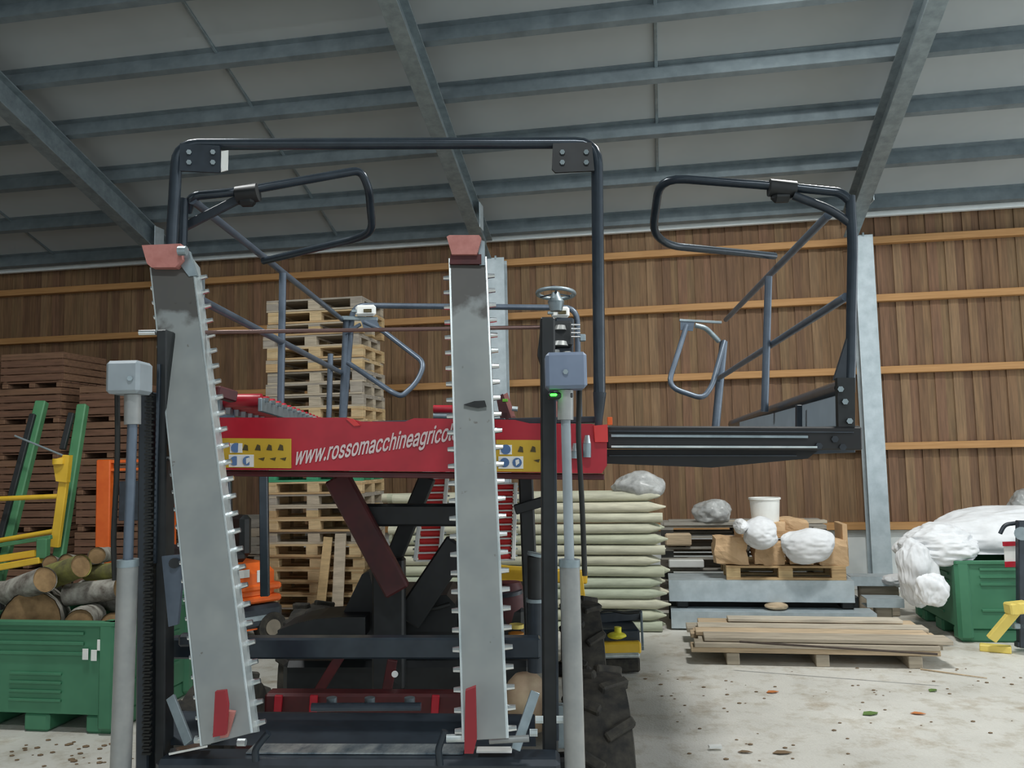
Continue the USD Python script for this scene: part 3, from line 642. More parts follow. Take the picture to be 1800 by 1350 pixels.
A.add('pivot_pin', cyl(M(785, 1298, 3.05), M(822, 1297, 3.05), 0.014), m_flange, smooth=40); A.add('pivot_pin', cyl(M(860, 1302, 3.05), M(930, 1298, 3.05), 0.012), m_jack, smooth=40)
A.add('side_plate', box(M(985, 1275, 3.35), (0.03, 0.05, 0.16), 0.004), m_galv)
# --- scissor lift and chassis under the deck
A.add('scissor_arm', bar(M(592, 838, 4.35), M(700, 1040, 4.35), 0.13, 0.08, (0, 1, 0)), m_darkred)
A.add('scissor_arm', bar(M(752, 838, 5.0), M(672, 1030, 5.0), 0.10, 0.07, (0, 1, 0)), m_black)
A.add('scissor_arm', bar(M(806, 955, 4.6), M(716, 1090, 4.6), 0.15, 0.08, (0, 1, 0)), m_black)
A.add('lift_column', bar(M(684, 980, 4.5), M(684, 1210, 4.5), 0.17, 0.10, (0, 1, 0)), m_black)
A.add('lift_cross_tube', bar(M(628, 905, 4.45), M(812, 905, 4.45), 0.10, 0.115), m_black)
A.add('lift_yoke', prism(Vp([(636, 1010), (648, 1004), (660, 1050), (655, 1115), (585, 1115)], 4.6), 0.2), m_black)
A.add('column', bar(M(924, 838, 4.3), M(936, 1130, 4.3), 0.075, 0.09, (0, 1, 0)), m_black)
A.add('column_link', bar(M(905, 896, 4.2), M(960, 880, 4.2), 0.04, 0.05), m_black)
hc = A.add('hydraulic_cylinder', cyl(M(941, 1056, 3.75), M(943, 1180, 3.75), 0.038, n=18), m_dark, smooth=40)
A.add('cylinder_cap', cyl(M(940, 978, 3.75), M(941, 1056, 3.75), 0.033, n=18), m_black, parent=hc, smooth=40)
A.add('cylinder_ring', cyl(M(941, 1052, 3.75), M(941, 1058, 3.75), 0.042, n=18), m_galv, parent=hc, smooth=40); A.add('cylinder_ring', cyl(M(941, 972, 3.75), M(940, 977, 3.75), 0.036, n=18), m_galv, parent=hc, smooth=40)
for x0, y0, x1, y1, dd in ((600, 1070, 930, 1200, 4.9), (500, 1165, 940, 1225, 4.7)):
    a, b = M(x0, (y0 + y1) / 2, dd), M(x1, (y0 + y1) / 2, dd)
    A.add('chassis', bar(a + (0, .5, 0), b + (0, .5, 0), 1.0, (y1 - y0) / FPX * dd, b=0.03), m_black)
fpts = [(488, 1108), (520, 1096), (556, 1088), (598, 1085), (642, 1085), (642, 1118), (488, 1118)]
A.add('mudguard', prism(Vp(fpts, 4.45), 0.35), m_black)
A.add('engine_cover', prism(Vp([(720, 1062), (735, 1048), (785, 1046), (800, 1062), (800, 1110), (720, 1110)], 4.7), 0.5), m_black)
A.add('engine_hose', tube([M(725, 1062, 4.66), M(760, 1072, 4.6), M(790, 1062, 4.64)], 0.012, 0.1), m_hose, smooth=40)
A.add('gear_housing', lathe([(0, .15), (.07, .14), (.11, .05), (.10, -.12), (.06, -.16), (0, -.16)], M(895, 1065, 5.0)), m_darkred, smooth=40)
A.add('housing_cap', cyl(M(896, 1040, 4.93), M(897, 1046, 4.93), 0.075), m_dark, smooth=40)
A.add('filter_can', cyl(M(908, 1097, 4.85), M(908, 1104, 4.85), 0.042), m_paleyellow, smooth=40); A.add('filter_can', cyl(M(907, 1112, 4.85), M(907, 1120, 4.85), 0.045), mat('filter_orange', (196, 132, 56), rough=0.5), smooth=40)
A.add('oil_tank', lathe([(0, .10), (.05, .095), (.085, .06), (.10, 0), (.10, -.11), (.08, -.15), (0, -.15)], M(925, 1222, 3.95)), mat('tank_rusty', (168, 140, 116), (190, 170, 140), rough=0.6, scale=9), smooth=40)
A.add('white_spot', cyl(M(694, 1185, 4.15), M(694, 1185, 4.12), 0.016), m_white)  # small white disc low on the underframe
for a_, b_ in (((690, 1160), (680, 1215)), ((600, 1150), (560, 1215))):
    A.add('frame_stay', bar(M(*a_, 4.3), M(*b_, 4.3), 0.05, 0.03, (0, 1, 0)), m_darkred)
# --- wheels
def wheel(cx, d, r, w, yaw=0.0, outer=1):
    c = np.array([cx, d, r]); prof = []
    t = A.add('tyre', lathe([(r * .55, -w * .46), (r * .80, -w * .5), (r * .93, -w * .46), (r * .96, -w * .2), (r * .965, 0), (r * .96, w * .2), (r * .93, w * .46), (r * .80, w * .5), (r * .55, w * .46)], (0, 0, 0), 30).apply_transform(trimesh.transformations.translation_matrix(c) @ trimesh.transformations.rotation_matrix(yaw, [0, 0, 1]) @ trimesh.transformations.rotation_matrix(math.pi / 2, [0, 1, 0])), m_rubber, smooth=40)
    Rm = trimesh.transformations.rotation_matrix(yaw, [0, 0, 1])
    for k in range(22):
        a = (k + .5) / 22 * 2 * math.pi; sg = 1 if k % 2 else -1
        l = bar((sg * w * .02, 0.0, 0.0), (sg * w * .49, 0.075, -0.02), 0.045, 0.05, b=0.008)
        l.apply_translation((0, 0, r * .975)); l.apply_transform(trimesh.transformations.rotation_matrix(a, [1, 0, 0])); l.apply_transform(Rm); l.apply_translation(c)
        A.add('tread_lug', l, m_rubber, parent=t)
    e = Rm[:3, :3] @ np.array([w / 2, 0, 0])
    A.add('rim', cyl(c - e * .8, c + e * .8, r * .56, n=24), m_darkred, parent=t, smooth=40)
    A.add('axle_stub', cyl(c - e * 1.8 * outer, c, 0.05), m_black, parent=t)
wheel(0.36, 3.98, 0.42, 0.27); wheel(0.42, 5.55, 0.45, 0.24)
wheel(-1.40, 4.02, 0.42, 0.27, 0, -1); wheel(-1.36, 5.6, 0.45, 0.24, 0, -1)
# ================================================================== THE THINGS AROUND IT
def WY(px, py, Y):
    """building-axes point of a pixel on the plane y = Y"""
    q = RZ @ ray(px, py); return EYE + q * (Y / q[1])
ORD = ['topmost', 'second from the top', 'third from the top', 'fourth from the top', 'fifth from the top', 'sixth from the top', 'seventh from the top', 'eighth from the top', 'ninth from the top', 'tenth from the top',
       'eleventh from the top', 'twelfth from the top', 'thirteenth from the top', 'fourteenth from the top', 'fifteenth from the top', 'sixteenth from the top', 'seventeenth from the top', 'eighteenth from the top',
       'nineteenth from the top', 'twentieth from the top', 'tenth from the bottom', 'ninth from the bottom', 'eighth from the bottom', 'seventh from the bottom', 'sixth from the bottom', 'fifth from the bottom',
       'fourth from the bottom', 'third from the bottom', 'second from the bottom', 'lowest']
# ------------------------------------------------------------------ wooden pallets
def make_pallet(name, label, wood, block=None, L=1.2, B=0.8, group=None, under=None):
    t = Thing(name, label, 'pallet', frame='W', group=group); bm = block or wood
    for y in np.linspace(-B / 2 + .0665, B / 2 - .0665, 6 if B < .85 else 7):
        w = .126
        t.add('deck_board', box((0, y, .133), (L, w, .022), .002), wood[int(rng.integers(len(wood)))])
    for x in (-L / 2 + .0725, 0, L / 2 - .0725):
        t.add('stringer_board', box((x, 0, .111), (.145, B, .022), .002), wood[int(rng.integers(len(wood)))])
        for y in (-B / 2 + .05, 0, B / 2 - .05):
            t.add('block', box((x, y, .061), (.145, .10, .078), .003), bm[int(rng.integers(len(bm)))])
    for y in (-B / 2 + .05, 0, B / 2 - .05):
        t.add('bottom_board', box((0, y, .011), (L, .10, .022), .002), wood[int(rng.integers(len(wood)))])
    return t
PX, PY = (WY(467, 850, 9.2) + WY(637, 850, 9.2))[[0, 1]] / 2
ztop = WY(470, 541, 9.2)[2]; N = int(round(ztop / 0.144)); print('pallets', N, 'ztop', ztop, 'width', WY(637, 850, 9.2)[0] - WY(467, 850, 9.2)[0])
zg = WY(500, 846, 9.2)[2]; kg = int(zg / 0.144)
kinds = {'pale': ([m_pale[0], m_pale[2], m_pale[4]], None), 'weathered': ([m_pale[1], m_pale[3]], [m_pale[1], m_pale[3], m_pale[0]]), 'mixed-tone': (m_pale, m_pale), 'green-painted': ([m_greenpal], None)}
protos = {}
for k in range(N):
    kind = 'green-painted' if k == kg else ['pale', 'weathered', 'mixed-tone', 'pale', 'weathered'][int(rng.integers(5))]
    up = N - 1 - k
    lab = f'{kind} wooden pallet, {ORD[up] if up < 20 else (["lowest", "second from the bottom", "third from the bottom", "fourth from the bottom", "fifth from the bottom", "sixth from the bottom", "seventh from the bottom", "eighth from the bottom", "ninth from the bottom", "tenth from the bottom"][k])} of the tall stack'
    loc = (PX + rng.uniform(-.022, .022) - (0.05 if k == N - 4 else 0), PY + .4 + rng.uniform(-.01, .02), k * 0.1445); rz = rng.uniform(-.012, .012)
    if kind in protos: dup(protos[kind], 'wooden_pallet', loc, rz, lab, 'pallets of the tall stack')
    else:
        protos[kind] = make_pallet('wooden_pallet', lab, *kinds[kind], group='pallets of the tall stack'); move(protos[kind], loc, rz)
for (xb, yb, xt, yt, w, m, lab) in ((560, 1098, 577, 944, .105, m_pale[0], 'yellowish loose plank leaning against the tall pallet stack'), (592, 1098, 599, 938, .13, m_pale[1], 'greyish loose plank leaning upright beside the yellowish plank')):
    a = WY(xb, yb, 9.02); a[2] = 0.01; b = WY(xt, yt, 9.14)
    single('loose_plank', bar(a, b, w, 0.03, (0, 1, 0)), m, lab, 'plank', frame='W')

# ------------------------------------------------------------------ pile of round pointed posts
XR = 0.06; YP = 8.86
def post(x0, x1, y, z, r, tip, seed):
    n = 14; a = np.arange(n) / n * 2 * math.pi; rg = np.random.default_rng(seed); prof = [(0, r * 1.0)]
    for t in (0.33, 0.66): prof.append((t * (x1 - x0 - tip), r * rg.uniform(.95, 1.05)))
    prof += [(x1 - x0 - tip, r), (x1 - x0, r * (0.16 if tip > .05 else .96))]
    v = []; bend = rg.uniform(-.009, .009, 2)
    for (x, q) in prof:
        s = x / (x1 - x0); o = bend * math.sin(s * math.pi)
        v.append(np.stack([np.full(n, x0 + x), y + o[0] + q * np.cos(a), z + o[1] + q * np.sin(a)], 1))
    v = np.vstack(v + [[[x0, y, z]], [[x1, y, z]]]); f = []
    for i in range(len(prof) - 1):
        for k in range(n):
            j = (k + 1) % n; f += [[i * n + k, i * n + j, (i + 1) * n + j], [i * n + k, (i + 1) * n + j, (i + 1) * n + k]]
    L = (len(prof) - 1) * n; e = len(prof) * n
    for k in range(n): f += [[e, k, (k + 1) % n], [e + 1, L + (k + 1) % n, L + k]]
    return trimesh.Trimesh(v, f, process=False)
rows = 12
for k in range(rows):
    for j in range(2):
        r = 0.0525 + rng.uniform(-.003, .003); tip = [0.16, 0.02, 0.13, 0.18, 0.02, 0.15][int(rng.integers(6))] if j == 0 else 0.1
        end = XR + rng.uniform(-.07, .06) - (0.05 if tip < .05 else 0)
        up = rows - 1 - k
        sk = 'pointed' if tip > .05 else 'blunt-ended'
        lab = f'pale {sk} wooden post, {(ORD[up] if up < 10 else ["lowest", "second from the bottom"][k])} in the front of the pile' if j == 0 else f'pale wooden post behind the front posts, {(ORD[up] if up < 10 else ["lowest", "second from the bottom"][k])} of the rear column'
        single('fence_post', post(end - 2.95, end, YP + j * .118, 0.056 + k * .1112, r, tip, k * 7 + j), m_post[int(rng.integers(4))], lab, 'fence post', frame='W', group='round posts in the pile', smooth=40)
for j in range(3):
    single('fence_post', post(XR - 2.95 - .1 * j, XR - .03 - .08 * j, YP + .06 + j * .118, 0.056 + rows * .1112, .053, .14, 300 + j), m_post[j], f'pale round wooden post lying on top of the post pile, {["first", "second", "third"][j]} from the front', 'fence post', frame='W', group='round posts in the pile', smooth=40)
b = WY(1122, 893, 8.95); single('plastic_bag', cloth(b + (0, 0.1, .21), (.50, .36, .32), 3, 4, .7, (.8, .5, .6), .26, .05), m_film, 'crumpled grey plastic bag on top of the post pile', 'bag', frame='W', smooth=60)

# ------------------------------------------------------------------ dark pallets, boards and steel channels to the right of the posts
YD = 10.0
xl, xr_ = WY(1160, 960, YD)[0], WY(1452, 960, YD)[0]
dp = make_pallet('dark_pallet', 'dark pallet with grey deck boards, topmost of the low stack', [m_greyboard], [m_darkpal], L=xr_ - xl, B=.9, group='dark pallets by the wall')
zt = WY(1300, 918, YD)[2] - 0.04
nd = int(zt / .20); s_ = zt / nd
for k in range(nd):
    up = nd - 1 - k; loc = ((xl + xr_) / 2 + rng.uniform(-.03, .03), YD + .45, k * s_ + (s_ - .144))
    if up == 0: move(dp, loc, 0)
    else: dup(dp, 'dark_pallet', loc, 0, f'dark pallet with grey deck boards, {ORD[up]} of the low stack')
    for xx in (-.7, 0, .7):
        single('spacer_block', box((loc[0] + xx, YD + .12, k * s_ + (s_ - .144) / 2), (.12, .16, s_ - .146)), m_darkpal, f'dark spacer block under the {ORD[up]} dark pallet, {["left", "middle", "right"][int(xx / .7) + 1]} one', 'block', frame='W')
for j, (a, c, m) in enumerate(((1166, 1330, m_greyboard), (1240, 1452, m_oldboard[0]), (1175, 1440, m_greyboard))):
    p, q = WY(a, 915, YD + .05 + j * .2)[0], WY(c, 915, YD + .05 + j * .2)[0]
    single('long_board', box(((p + q) / 2, YD + .06 + j * .2, zt + .022), (q - p, .16, .035)), m, f'long grey board lying on the dark pallets, {["first", "second", "third"][j]} from the front', 'board', frame='W')
b = WY(1252, 893, YD + .1); single('plastic_bag', cloth((b[0], b[1], zt + .15), (.42, .34, .30), 8, 4, .72, (.8, .5, .6), .26, .05), m_film, 'pale crumpled plastic bag on the long grey boards', 'bag', frame='W', smooth=60)
b = WY(1192, 948, YD - .03); single('wood_block', box(b, (.30, .14, .14)), m_oldboard[3], 'orange-brown wood block stuck in the dark pallets next to the posts', 'wood block', frame='W')
b = WY(1206, 990, YD - .03); single('white_block', box(b, (.40, .14, .09)), m_white, 'white block lying between the lower dark pallets', 'block', frame='W')
def channel(name, x0, x1, y, z, h, w, lab, m=m_galv_pale):
    t = Thing(name, lab, 'steel channel', base=((x0 + x1) / 2, y, z), frame='W', group='galvanised channels')
    L = x1 - x0; c = (x0 + x1) / 2
    t.add('web', sbox((c, y, z + h / 2), (L, .006, h)), m); t.add('top_lip', sbox((c, y + w / 2, z + h - .003), (L, w, .006)), m); t.add('bottom_lip', sbox((c, y + w / 2, z + .003), (L, w, .006)), m)
z2 = 0.0; h2 = .17
channel('steel_channel', WY(1180, 1090, 8.95)[0], WY(1542, 1090, 8.95)[0], 8.95, 0.02, .17, .3, 'long galvanised steel channel lying lowest, beside the post pile')
zb = WY(1300, 1058, 9.1)[2]; hb = WY(1300, 1020, 9.1)[2] - zb
channel('steel_channel', WY(1176, 1040, 9.1)[0], WY(1502, 1040, 9.1)[0], 9.1, zb, hb, .5, 'upper galvanised steel channel carrying the pallet of cardboard packs')
b = WY(1366, 1072, 9.06); single('wood_chunk', blob((b[0], 9.12, .19 + (zb - .19) / 2), (.24, .2, zb - .185), 4, .15, 2, 3), m_oldboard[3], 'reddish wood chunk wedged between the two galvanised channels', 'wood chunk', frame='W', smooth=50)
for xx, nm in ((1200, 'left'), (1490, 'right')):
    p = WY(xx, 1070, 9.2); single('packing_timber', box((p[0], 9.32, (zb + .19) / 2), (.12, .3, zb - .192)), m_black, f'dark packing timber between the galvanised channels, {nm} end', 'timber', frame='W')
single('packing_timber', box((WY(1340, 1070, 9.5)[0], 9.55, zb / 2), (2.0, .1, zb - .004)), m_black, 'dark long packing timber behind the galvanised channels', 'timber', frame='W')
for (x0, x1, yy, zz, hh, lab) in ((1496, 1600, 1030, None, .10, 'short galvanised channel piece at the foot of the right column'), (1524, 1590, 1068, None, .09, 'shortest galvanised channel piece beside the right green bin')):
    Y = 9.75 if x0 < 1510 else 9.35
    p, q = WY(x0, yy, Y), WY(x1, yy, Y)
    channel('steel_channel', p[0], q[0], Y, max(p[2], .01), hh, .25, lab)
    single('packing_timber', box(((p[0] + q[0]) / 2, Y + .12, max(p[2], .02) / 2), (q[0] - p[0] - .2, .12, max(p[2], .02) - .004)), m_oldboard[2], 'timber under the ' + lab.split(' at ')[0].split(' beside ')[0], 'timber', frame='W')
# pallet with packs
PW = make_pallet('wooden_pallet', 'light wooden pallet carrying cardboard packs on the steel channels', [m_pale[0], m_pale[4]], None)
pc = WY(1382, 1040, 9.15); zpl = zb + hb; move(PW, (pc[0], 9.12 + .4, zpl + .001), 0.0)
ztp = zpl + .146
def crumple(c, size, seed, amp=.05):
    m = trimesh.creation.box(size); m = m.subdivide().subdivide().subdivide(); v = m.vertices
    nrm = meshkit.fbm(v * 6 + seed * 9.7, 3, seed) - .5
    v2 = v * (1 - 0.10 * (np.linalg.norm(v / (np.array(size) / 2), axis=1, keepdims=True) - 1).clip(0)) + amp * nrm[:, None] * np.sign(v)
    return trimesh.Trimesh(v2 + np.array(c), m.faces, process=False)
packs = [(1286, 988, 9.2, .36, .30), (1352, 990, 9.22, .32, .24), (1408, 993, 9.2, .26, .18), (1464, 992, 9.2, .30, .26), (1318, 953, 9.3, .30, .2), (1356, 952, 9.4, .3, .18), (1395, 955, 9.5, .3, .2)]
pl_ = ['leftmost on the pallet', 'second from the left on the pallet', 'third from the left on the pallet', 'rightmost on the pallet', 'upper left of the heap', 'upper middle under the white bucket', 'upper right behind the white sack']
for i, (px, py, Y, w, h) in enumerate(packs):
    p = WY(px, py, Y); z = ztp + h / 2 if i < 4 else ztp + .25 + h / 2 - (.04 if i == 4 else 0)
    single('cardboard_pack', crumple((p[0], Y + .08, z), (w, .28, h), i, .07), m_card, 'crumpled brown cardboard pack, ' + pl_[i], 'cardboard pack', frame='W', group='cardboard packs on the pallet')
p = WY(1478, 995, 9.35); single('cardboard_sheet', box((p[0] + .05, 9.5, ztp + .2), (.05, .4, .42), .004), m_card, 'upright brown cardboard sheet at the right end of the pallet', 'cardboard', frame='W')
p = WY(1347, 925, 9.45)
bk = Thing('plastic_bucket', 'white plastic bucket standing on the cardboard packs', 'bucket', base=(p[0], 9.5, ztp + .42), frame='W')
bk.add('body', lathe([(.0, 0), (.145, 0), (.16, .25), (.172, .25), (.172, .27), (.15, .27), (.14, .02), (0, .02)], (p[0], 9.5, ztp + .42), 24), m_white, smooth=40)
for i, (px, py, w, h, lab) in enumerate(((1336, 940, .34, .30, 'white plastic sack slumped over the packs below the bucket'), (1418, 962, .54, .34, 'large white plastic sack bulging right of the bucket'), (1302, 928, .14, .16, 'small white plastic sack left of the bucket'))):
    p = WY(px, py, 9.05); single('plastic_sack', cloth((p[0], 9.03, p[2] + .02), (w * 1.0, .34, h * 1.0), 20 + i, 4, None, (.5, .8, .8), .24, .045, 1.1), m_bag, lab, 'sack', frame='W', smooth=60)

# ------------------------------------------------------------------ low timber platform in the foreground
a, c = W(FL(1222, 1174)), W(FL(1662, 1174)); YF = (a[1] + c[1]) / 2; X0, X1 = a[0], c[0]; print('platform', X0, X1, YF)
TP = Thing('timber_platform', 'low platform of weathered boards on bearers, on the floor in front of the steel channels', 'timber platform', base=((X0 + X1) / 2, YF + .42, 0), frame='W')
for t in (.16, .52, .88):
    TP.add('bearer', box((X0 + t * (X1 - X0), YF + .45, .05), (.11, .84, .10), .006), m_oldboard[2])
z = .10
for layer in range(3):
    y = YF + rng.uniform(-.02, .03); th = [.05, .045, .04][layer]
    while y < YF + .85:
        w = rng.uniform(.17, .27); e0, e1 = rng.uniform(-.04, .06), rng.uniform(-.16, .06)
        if layer == 2: e0 += .04
        if not (layer == 1 and y > YF + .5): TP.add('plank', box(((X0 + e0 + X1 + e1) / 2, y + w / 2, z + th / 2 + rng.uniform(-.004, .004)), (X1 + e1 - X0 - e0, w - .008, th - .006), .004, rng.uniform(-.006, .006)), m_oldboard[int(rng.integers(4))])
        y += w
    z += th
TP.add('plank', box(((X0 + X1) / 2 + .1, YF + .78, z + .016), (X1 - X0 - .5, .16, .03)), m_oldboard[1])
a, c = FL(1300, 1128, z + .012), FL(1648, 1150, z + .012)
single('thin_rod', cyl(a, c, .009, n=8), mat('rod_dark', (74, 62, 54), rough=.6), 'thin dark rod lying across the weathered timber platform', 'rod', smooth=40)
a, c = FL(1618, 1176, .008), FL(1735, 1192, .008); single('twig', cyl(a, c, .007, .004, n=7), m_oldboard[3], 'thin reddish twig on the floor right of the timber platform', 'twig')

# ------------------------------------------------------------------ green harvest bins
def make_bin(label):
    t = Thing('harvest_bin', label, 'harvest bin', frame='W', group='green plastic harvest bins'); L, B, H = 1.2, 1.0, .76
    for s in (-1, 1):
        w = t.add('long_wall', sbox((0, s * (B / 2 - .02), .44), (L, .03, .62)), m_green)
        for z in (.68, .61, .54): t.add('rib', box((0, s * (B / 2 + .0), z), (L * .62, .02, .022)), m_green, parent=w)
        for z in (.40, .34, .28, .22): t.add('rib', box((0, s * (B / 2 + .0), z), (L * .34, .018, .018)), m_green, parent=w)
        w = t.add('short_wall', sbox((s * (L / 2 - .02), 0, .44), (.03, B, .62)), m_green)
        for z in (.68, .61, .54, .3): t.add('rib', box((s * (L / 2), 0, z), (.02, B * .6, .022)), m_green, parent=w)
    for sx in (-1, 1):
        for sy in (-1, 1): t.add('corner_post', box((sx * (L / 2 - .05), sy * (B / 2 - .05), .39), (.14, .14, .74), .03), m_green)
    t.add('floor_panel', sbox((0, 0, .145), (L - .06, B - .06, .03)), m_green)
    for y in (-1, 1): t.add('rim', box((0, y * (B / 2 - .01), .745), (L + .02, .06, .03)), m_green)
    for x in (-1, 1): t.add('rim', box((x * (L / 2 - .01), 0, .745), (.06, B + .02, .03)), m_green)
    for x in (-.48, 0, .48): t.add('runner', box((x, 0, .065), (.20, B - .02, .13), .02), m_green)
    return t
B1 = make_bin('green plastic harvest bin heaped with mossy logs')
r = W(FL(197, 1293)); B1c = np.array([r[0] - .6, r[1] + .5, 0]); move(B1, B1c, 0.0)
r2 = WY(292, 1200, 6.34); dup(B1, 'harvest_bin', (r2[0] - .6, 6.84, 0), 0, 'green plastic harvest bin behind the log bin, partly hidden by the left mast')
r3 = W(FL(1690, 1130)); rz3 = .03; ex3 = np.array([math.cos(rz3), math.sin(rz3), 0]); ey3 = np.array([-math.sin(rz3), math.cos(rz3), 0])
dup(B1, 'harvest_bin', r3 + ex3 * .5 + ey3 * .6, rz3 + math.pi / 2, 'green plastic harvest bin on the right under the white tarpaulin')
for i, (px, py) in enumerate(((150, 1150), (165, 1152), (176, 1134))):
    p = WY(px, py, B1c[1] - .5 - .016); single('paper_label', box(p, (.045, .003, .075), .0008), m_white, ['left of the two lower small white labels on the log bin', 'right of the two lower small white labels on the log bin', 'small white label highest on the front of the log bin'][i], 'label', frame='W')
# logs
def log(c, direc, L, r, seed, lab, mossy=False):
    t = Thing('firewood_log', lab, 'log', base=(c[0], c[1], c[2] - r), frame='W', group='logs in the green bin')
    d, s, u = frame_of(direc); n = 18; a = np.arange(n) / n * 2 * math.pi; v = []; K = 7
    for i in range(K):
        x = (i / (K - 1) - .5) * L
        ring = np.cos(a)[:, None] * s + np.sin(a)[:, None] * u
        pt = np.array(c) + d * x + ring * r
        k = 1 + .28 * (meshkit.fbm(pt * 5 + seed, 3, seed) - .5)
        v.append(np.array(c) + d * x + ring * r * k[:, None])
    rings = v; v = np.vstack(v); f = []
    for i in range(K - 1):
        for k in range(n):
            j = (k + 1) % n; f += [[i * n + k, i * n + j, (i + 1) * n + j], [i * n + k, (i + 1) * n + j, (i + 1) * n + k]]
    t.add('bark', trimesh.Trimesh(v, f, process=False), m_moss if not mossy else m_mossmix, smooth=60)
    for e, sg in ((0, -1), (K - 1, 1)):
        vv = np.vstack([rings[e] * .97 + np.array(c) * .03 + d * sg * .002 - d * sg * L * .015, [np.array(c) + d * sg * (L / 2 - .002)]])
        t.add('cut_face', trimesh.Trimesh(vv, [[n, k, (k + 1) % n] if sg > 0 else [n, (k + 1) % n, k] for k in range(n)], process=False), m_endgrain)
m_mossmix = mat('bark_half_moss', (88, 84, 58), (150, 150, 74), rough=.95, scale=6, bump=.6)
zb1 = .70
lg = [(62, 1070, 6.24, .23, (.50, -.87, .02), .44, 'large cut log facing forward at the front of the green bin', 0), (140, 1075, 6.1, .10, (1, -.4, -.3), .5, 'brown log lying right of the large cut log', 0), (100, 1035, 6.3, .10, (1, -.2, .3), .55, 'mossy green log above the large cut log', 1),
      (170, 1065, 6.25, .11, (.5, -1, .1), .5, 'dark log end under the right side of the heap', 0), (165, 1018, 6.5, .09, (1, .1, .12), .42, 'pale lichen-grey log high at the right of the heap', 0), (60, 1010, 6.6, .09, (1, .1, .12), .6, 'grey branch-like log lying across the back of the heap', 0),
      (0, 1052, 6.15, .10, (1, -.3, .3), .45, 'grey log sloping down left of the large cut log', 0), (110, 966, 6.75, .06, (.3, -1, .3), .4, 'small pale log end left of the two topmost', 0),
      (145, 968, 6.8, .075, (.1, -1, .2), .45, 'topmost pale log end of the heap', 0), (180, 985, 6.75, .07, (.5, -1, .1), .45, 'right pale log end below the topmost', 0), (160, 992, 6.55, .07, (1, -.2, .1), .35, 'yellow-green mossy log below the topmost end', 1),
      (140, 1058, 6.45, .10, (1, .1, -.25), .5, 'grey log sloping down in the middle of the heap', 0), (190, 1040, 6.5, .09, (.4, -1, .3), .45, 'grey log end at the right rim', 0)]
LOGS = []
for i, (px, py, Y, r, d, L, lab, ms) in enumerate(lg): LOGS.append([WY(px, py + 14, 5.56 + (Y - 6.05) * .80), np.array(d, float) / np.linalg.norm(d), L, r * .92, i * 3 + 1, lab, ms])

def seg_gap(a, b):
    t = np.linspace(-.5, .5, 9); pa = a[0] + a[1] * t[:, None] * a[2]; pb = b[0] + b[1] * t[:, None] * b[2]
    d = pa[:, None] - pb[None]; q = np.linalg.norm(d, axis=2); i, j = np.unravel_index(np.argmin(q), q.shape)
    return q[i, j], d[i, j] / max(q[i, j], 1e-6)
lo, hi = B1c + [-.52, -.42, .20], B1c + [.52, .42, 9]
for it in range(160):                                        # settle the heap: push overlapping logs apart, keep them inside the bin
    for i in range(len(LOGS)):
        for j in range(i):
            g, n_ = seg_gap(LOGS[i], LOGS[j]); ov = LOGS[i][3] + LOGS[j][3] + .004 - g
            if ov > 0:
                n_ = n_ + [0, 0, .08 if LOGS[i][0][2] > LOGS[j][0][2] else -.08]; n_ /= np.linalg.norm(n_)
                w = 0.0 if j == 0 else .5
                LOGS[i][0] = LOGS[i][0] + n_ * ov * (1 - w) * .6; LOGS[j][0] = LOGS[j][0] - n_ * ov * w * .6
    for l in LOGS[1:]:
        e = np.abs(l[1]) * l[2] / 2 + l[3] * np.sqrt(np.maximum(0, 1 - l[1] ** 2))
        e[2] = l[3]
        low = lo + e; up = hi - e
        inside = l[0][2] - abs(l[1][2]) * l[2] / 2 < .85
        if inside: l[0] = np.minimum(np.maximum(l[0], np.minimum(low, B1c + [0, 0, low[2] - B1c[2]])), np.maximum(up, B1c))
for l in LOGS:
    l[0] = l[0] - [0, 0, .07 if l is not LOGS[0] else 0]; log(*l)

# ------------------------------------------------------------------ white tarpaulin and things at the right edge
c1 = P(1742, 950, 8.45)
TB = Thing('tarpaulin_bundle', 'big rolled white tarpaulin spilling over the right green bin', 'tarpaulin', base=(c1[0], c1[1], .7))
TB.add('roll', cloth(c1 + (.25, .15, 0), (1.8, .9, .68), 31, 5, .32, (.35, 1.2, .9), .14, .04), m_bag, smooth=60)
TB.add('hanging_fold', cloth(P(1650, 962, 8.25), (.76, .5, .48), 37, 5, .66, (.5, .8, 1.0), .28, .075), m_bag, smooth=60)
TB.add('hanging_fold', cloth(P(1614, 1006, 8.1), (.38, .26, .56), 41, 5, None, (1.0, .8, .3), .30, .08), m_bag, smooth=60)
TB.add('hanging_fold', cloth(P(1640, 1036, 7.76), (.30, .14, .30), 44, 4, None, (1.0, .8, .3), .32, .08), m_bag, smooth=60)
single('grey_sack', cloth(P(1814, 888, 9.5), (.5, .4, .36), 52, 4), m_film, 'grey sack showing behind the white tarpaulin at the right edge', 'sack', smooth=60)
single('cloth_scrap', cloth(P(1578, 1020, 9.2), (.32, .22, .14), 55, 4), m_bag, 'pale cloth scrap on the short galvanised channel', 'cloth', smooth=60)
a, c = WY(1577, 1010, 11.3), WY(1532, 935, 11.5); a[2] = .0
single('wooden_stick', bar(a, c, .035, .035), m_oldboard[2], 'thin brown stick leaning on the white plinth beside the column', 'stick', frame='W')
YS = Thing('yellow_stand', 'pale yellow steel stand leaning at the right edge in front of the bin', 'stand', base=FL(1760, 1136))
YS.add('foot_plate', bar(FL(1722, 1137, .03), FL(1778, 1142, .03), .10, .06), m_paleyellow); YS.add('leg', bar(P(1742, 1124, 7.55), P(1786, 1072, 7.45), .085, .05, (0, 1, 0)), m_paleyellow)
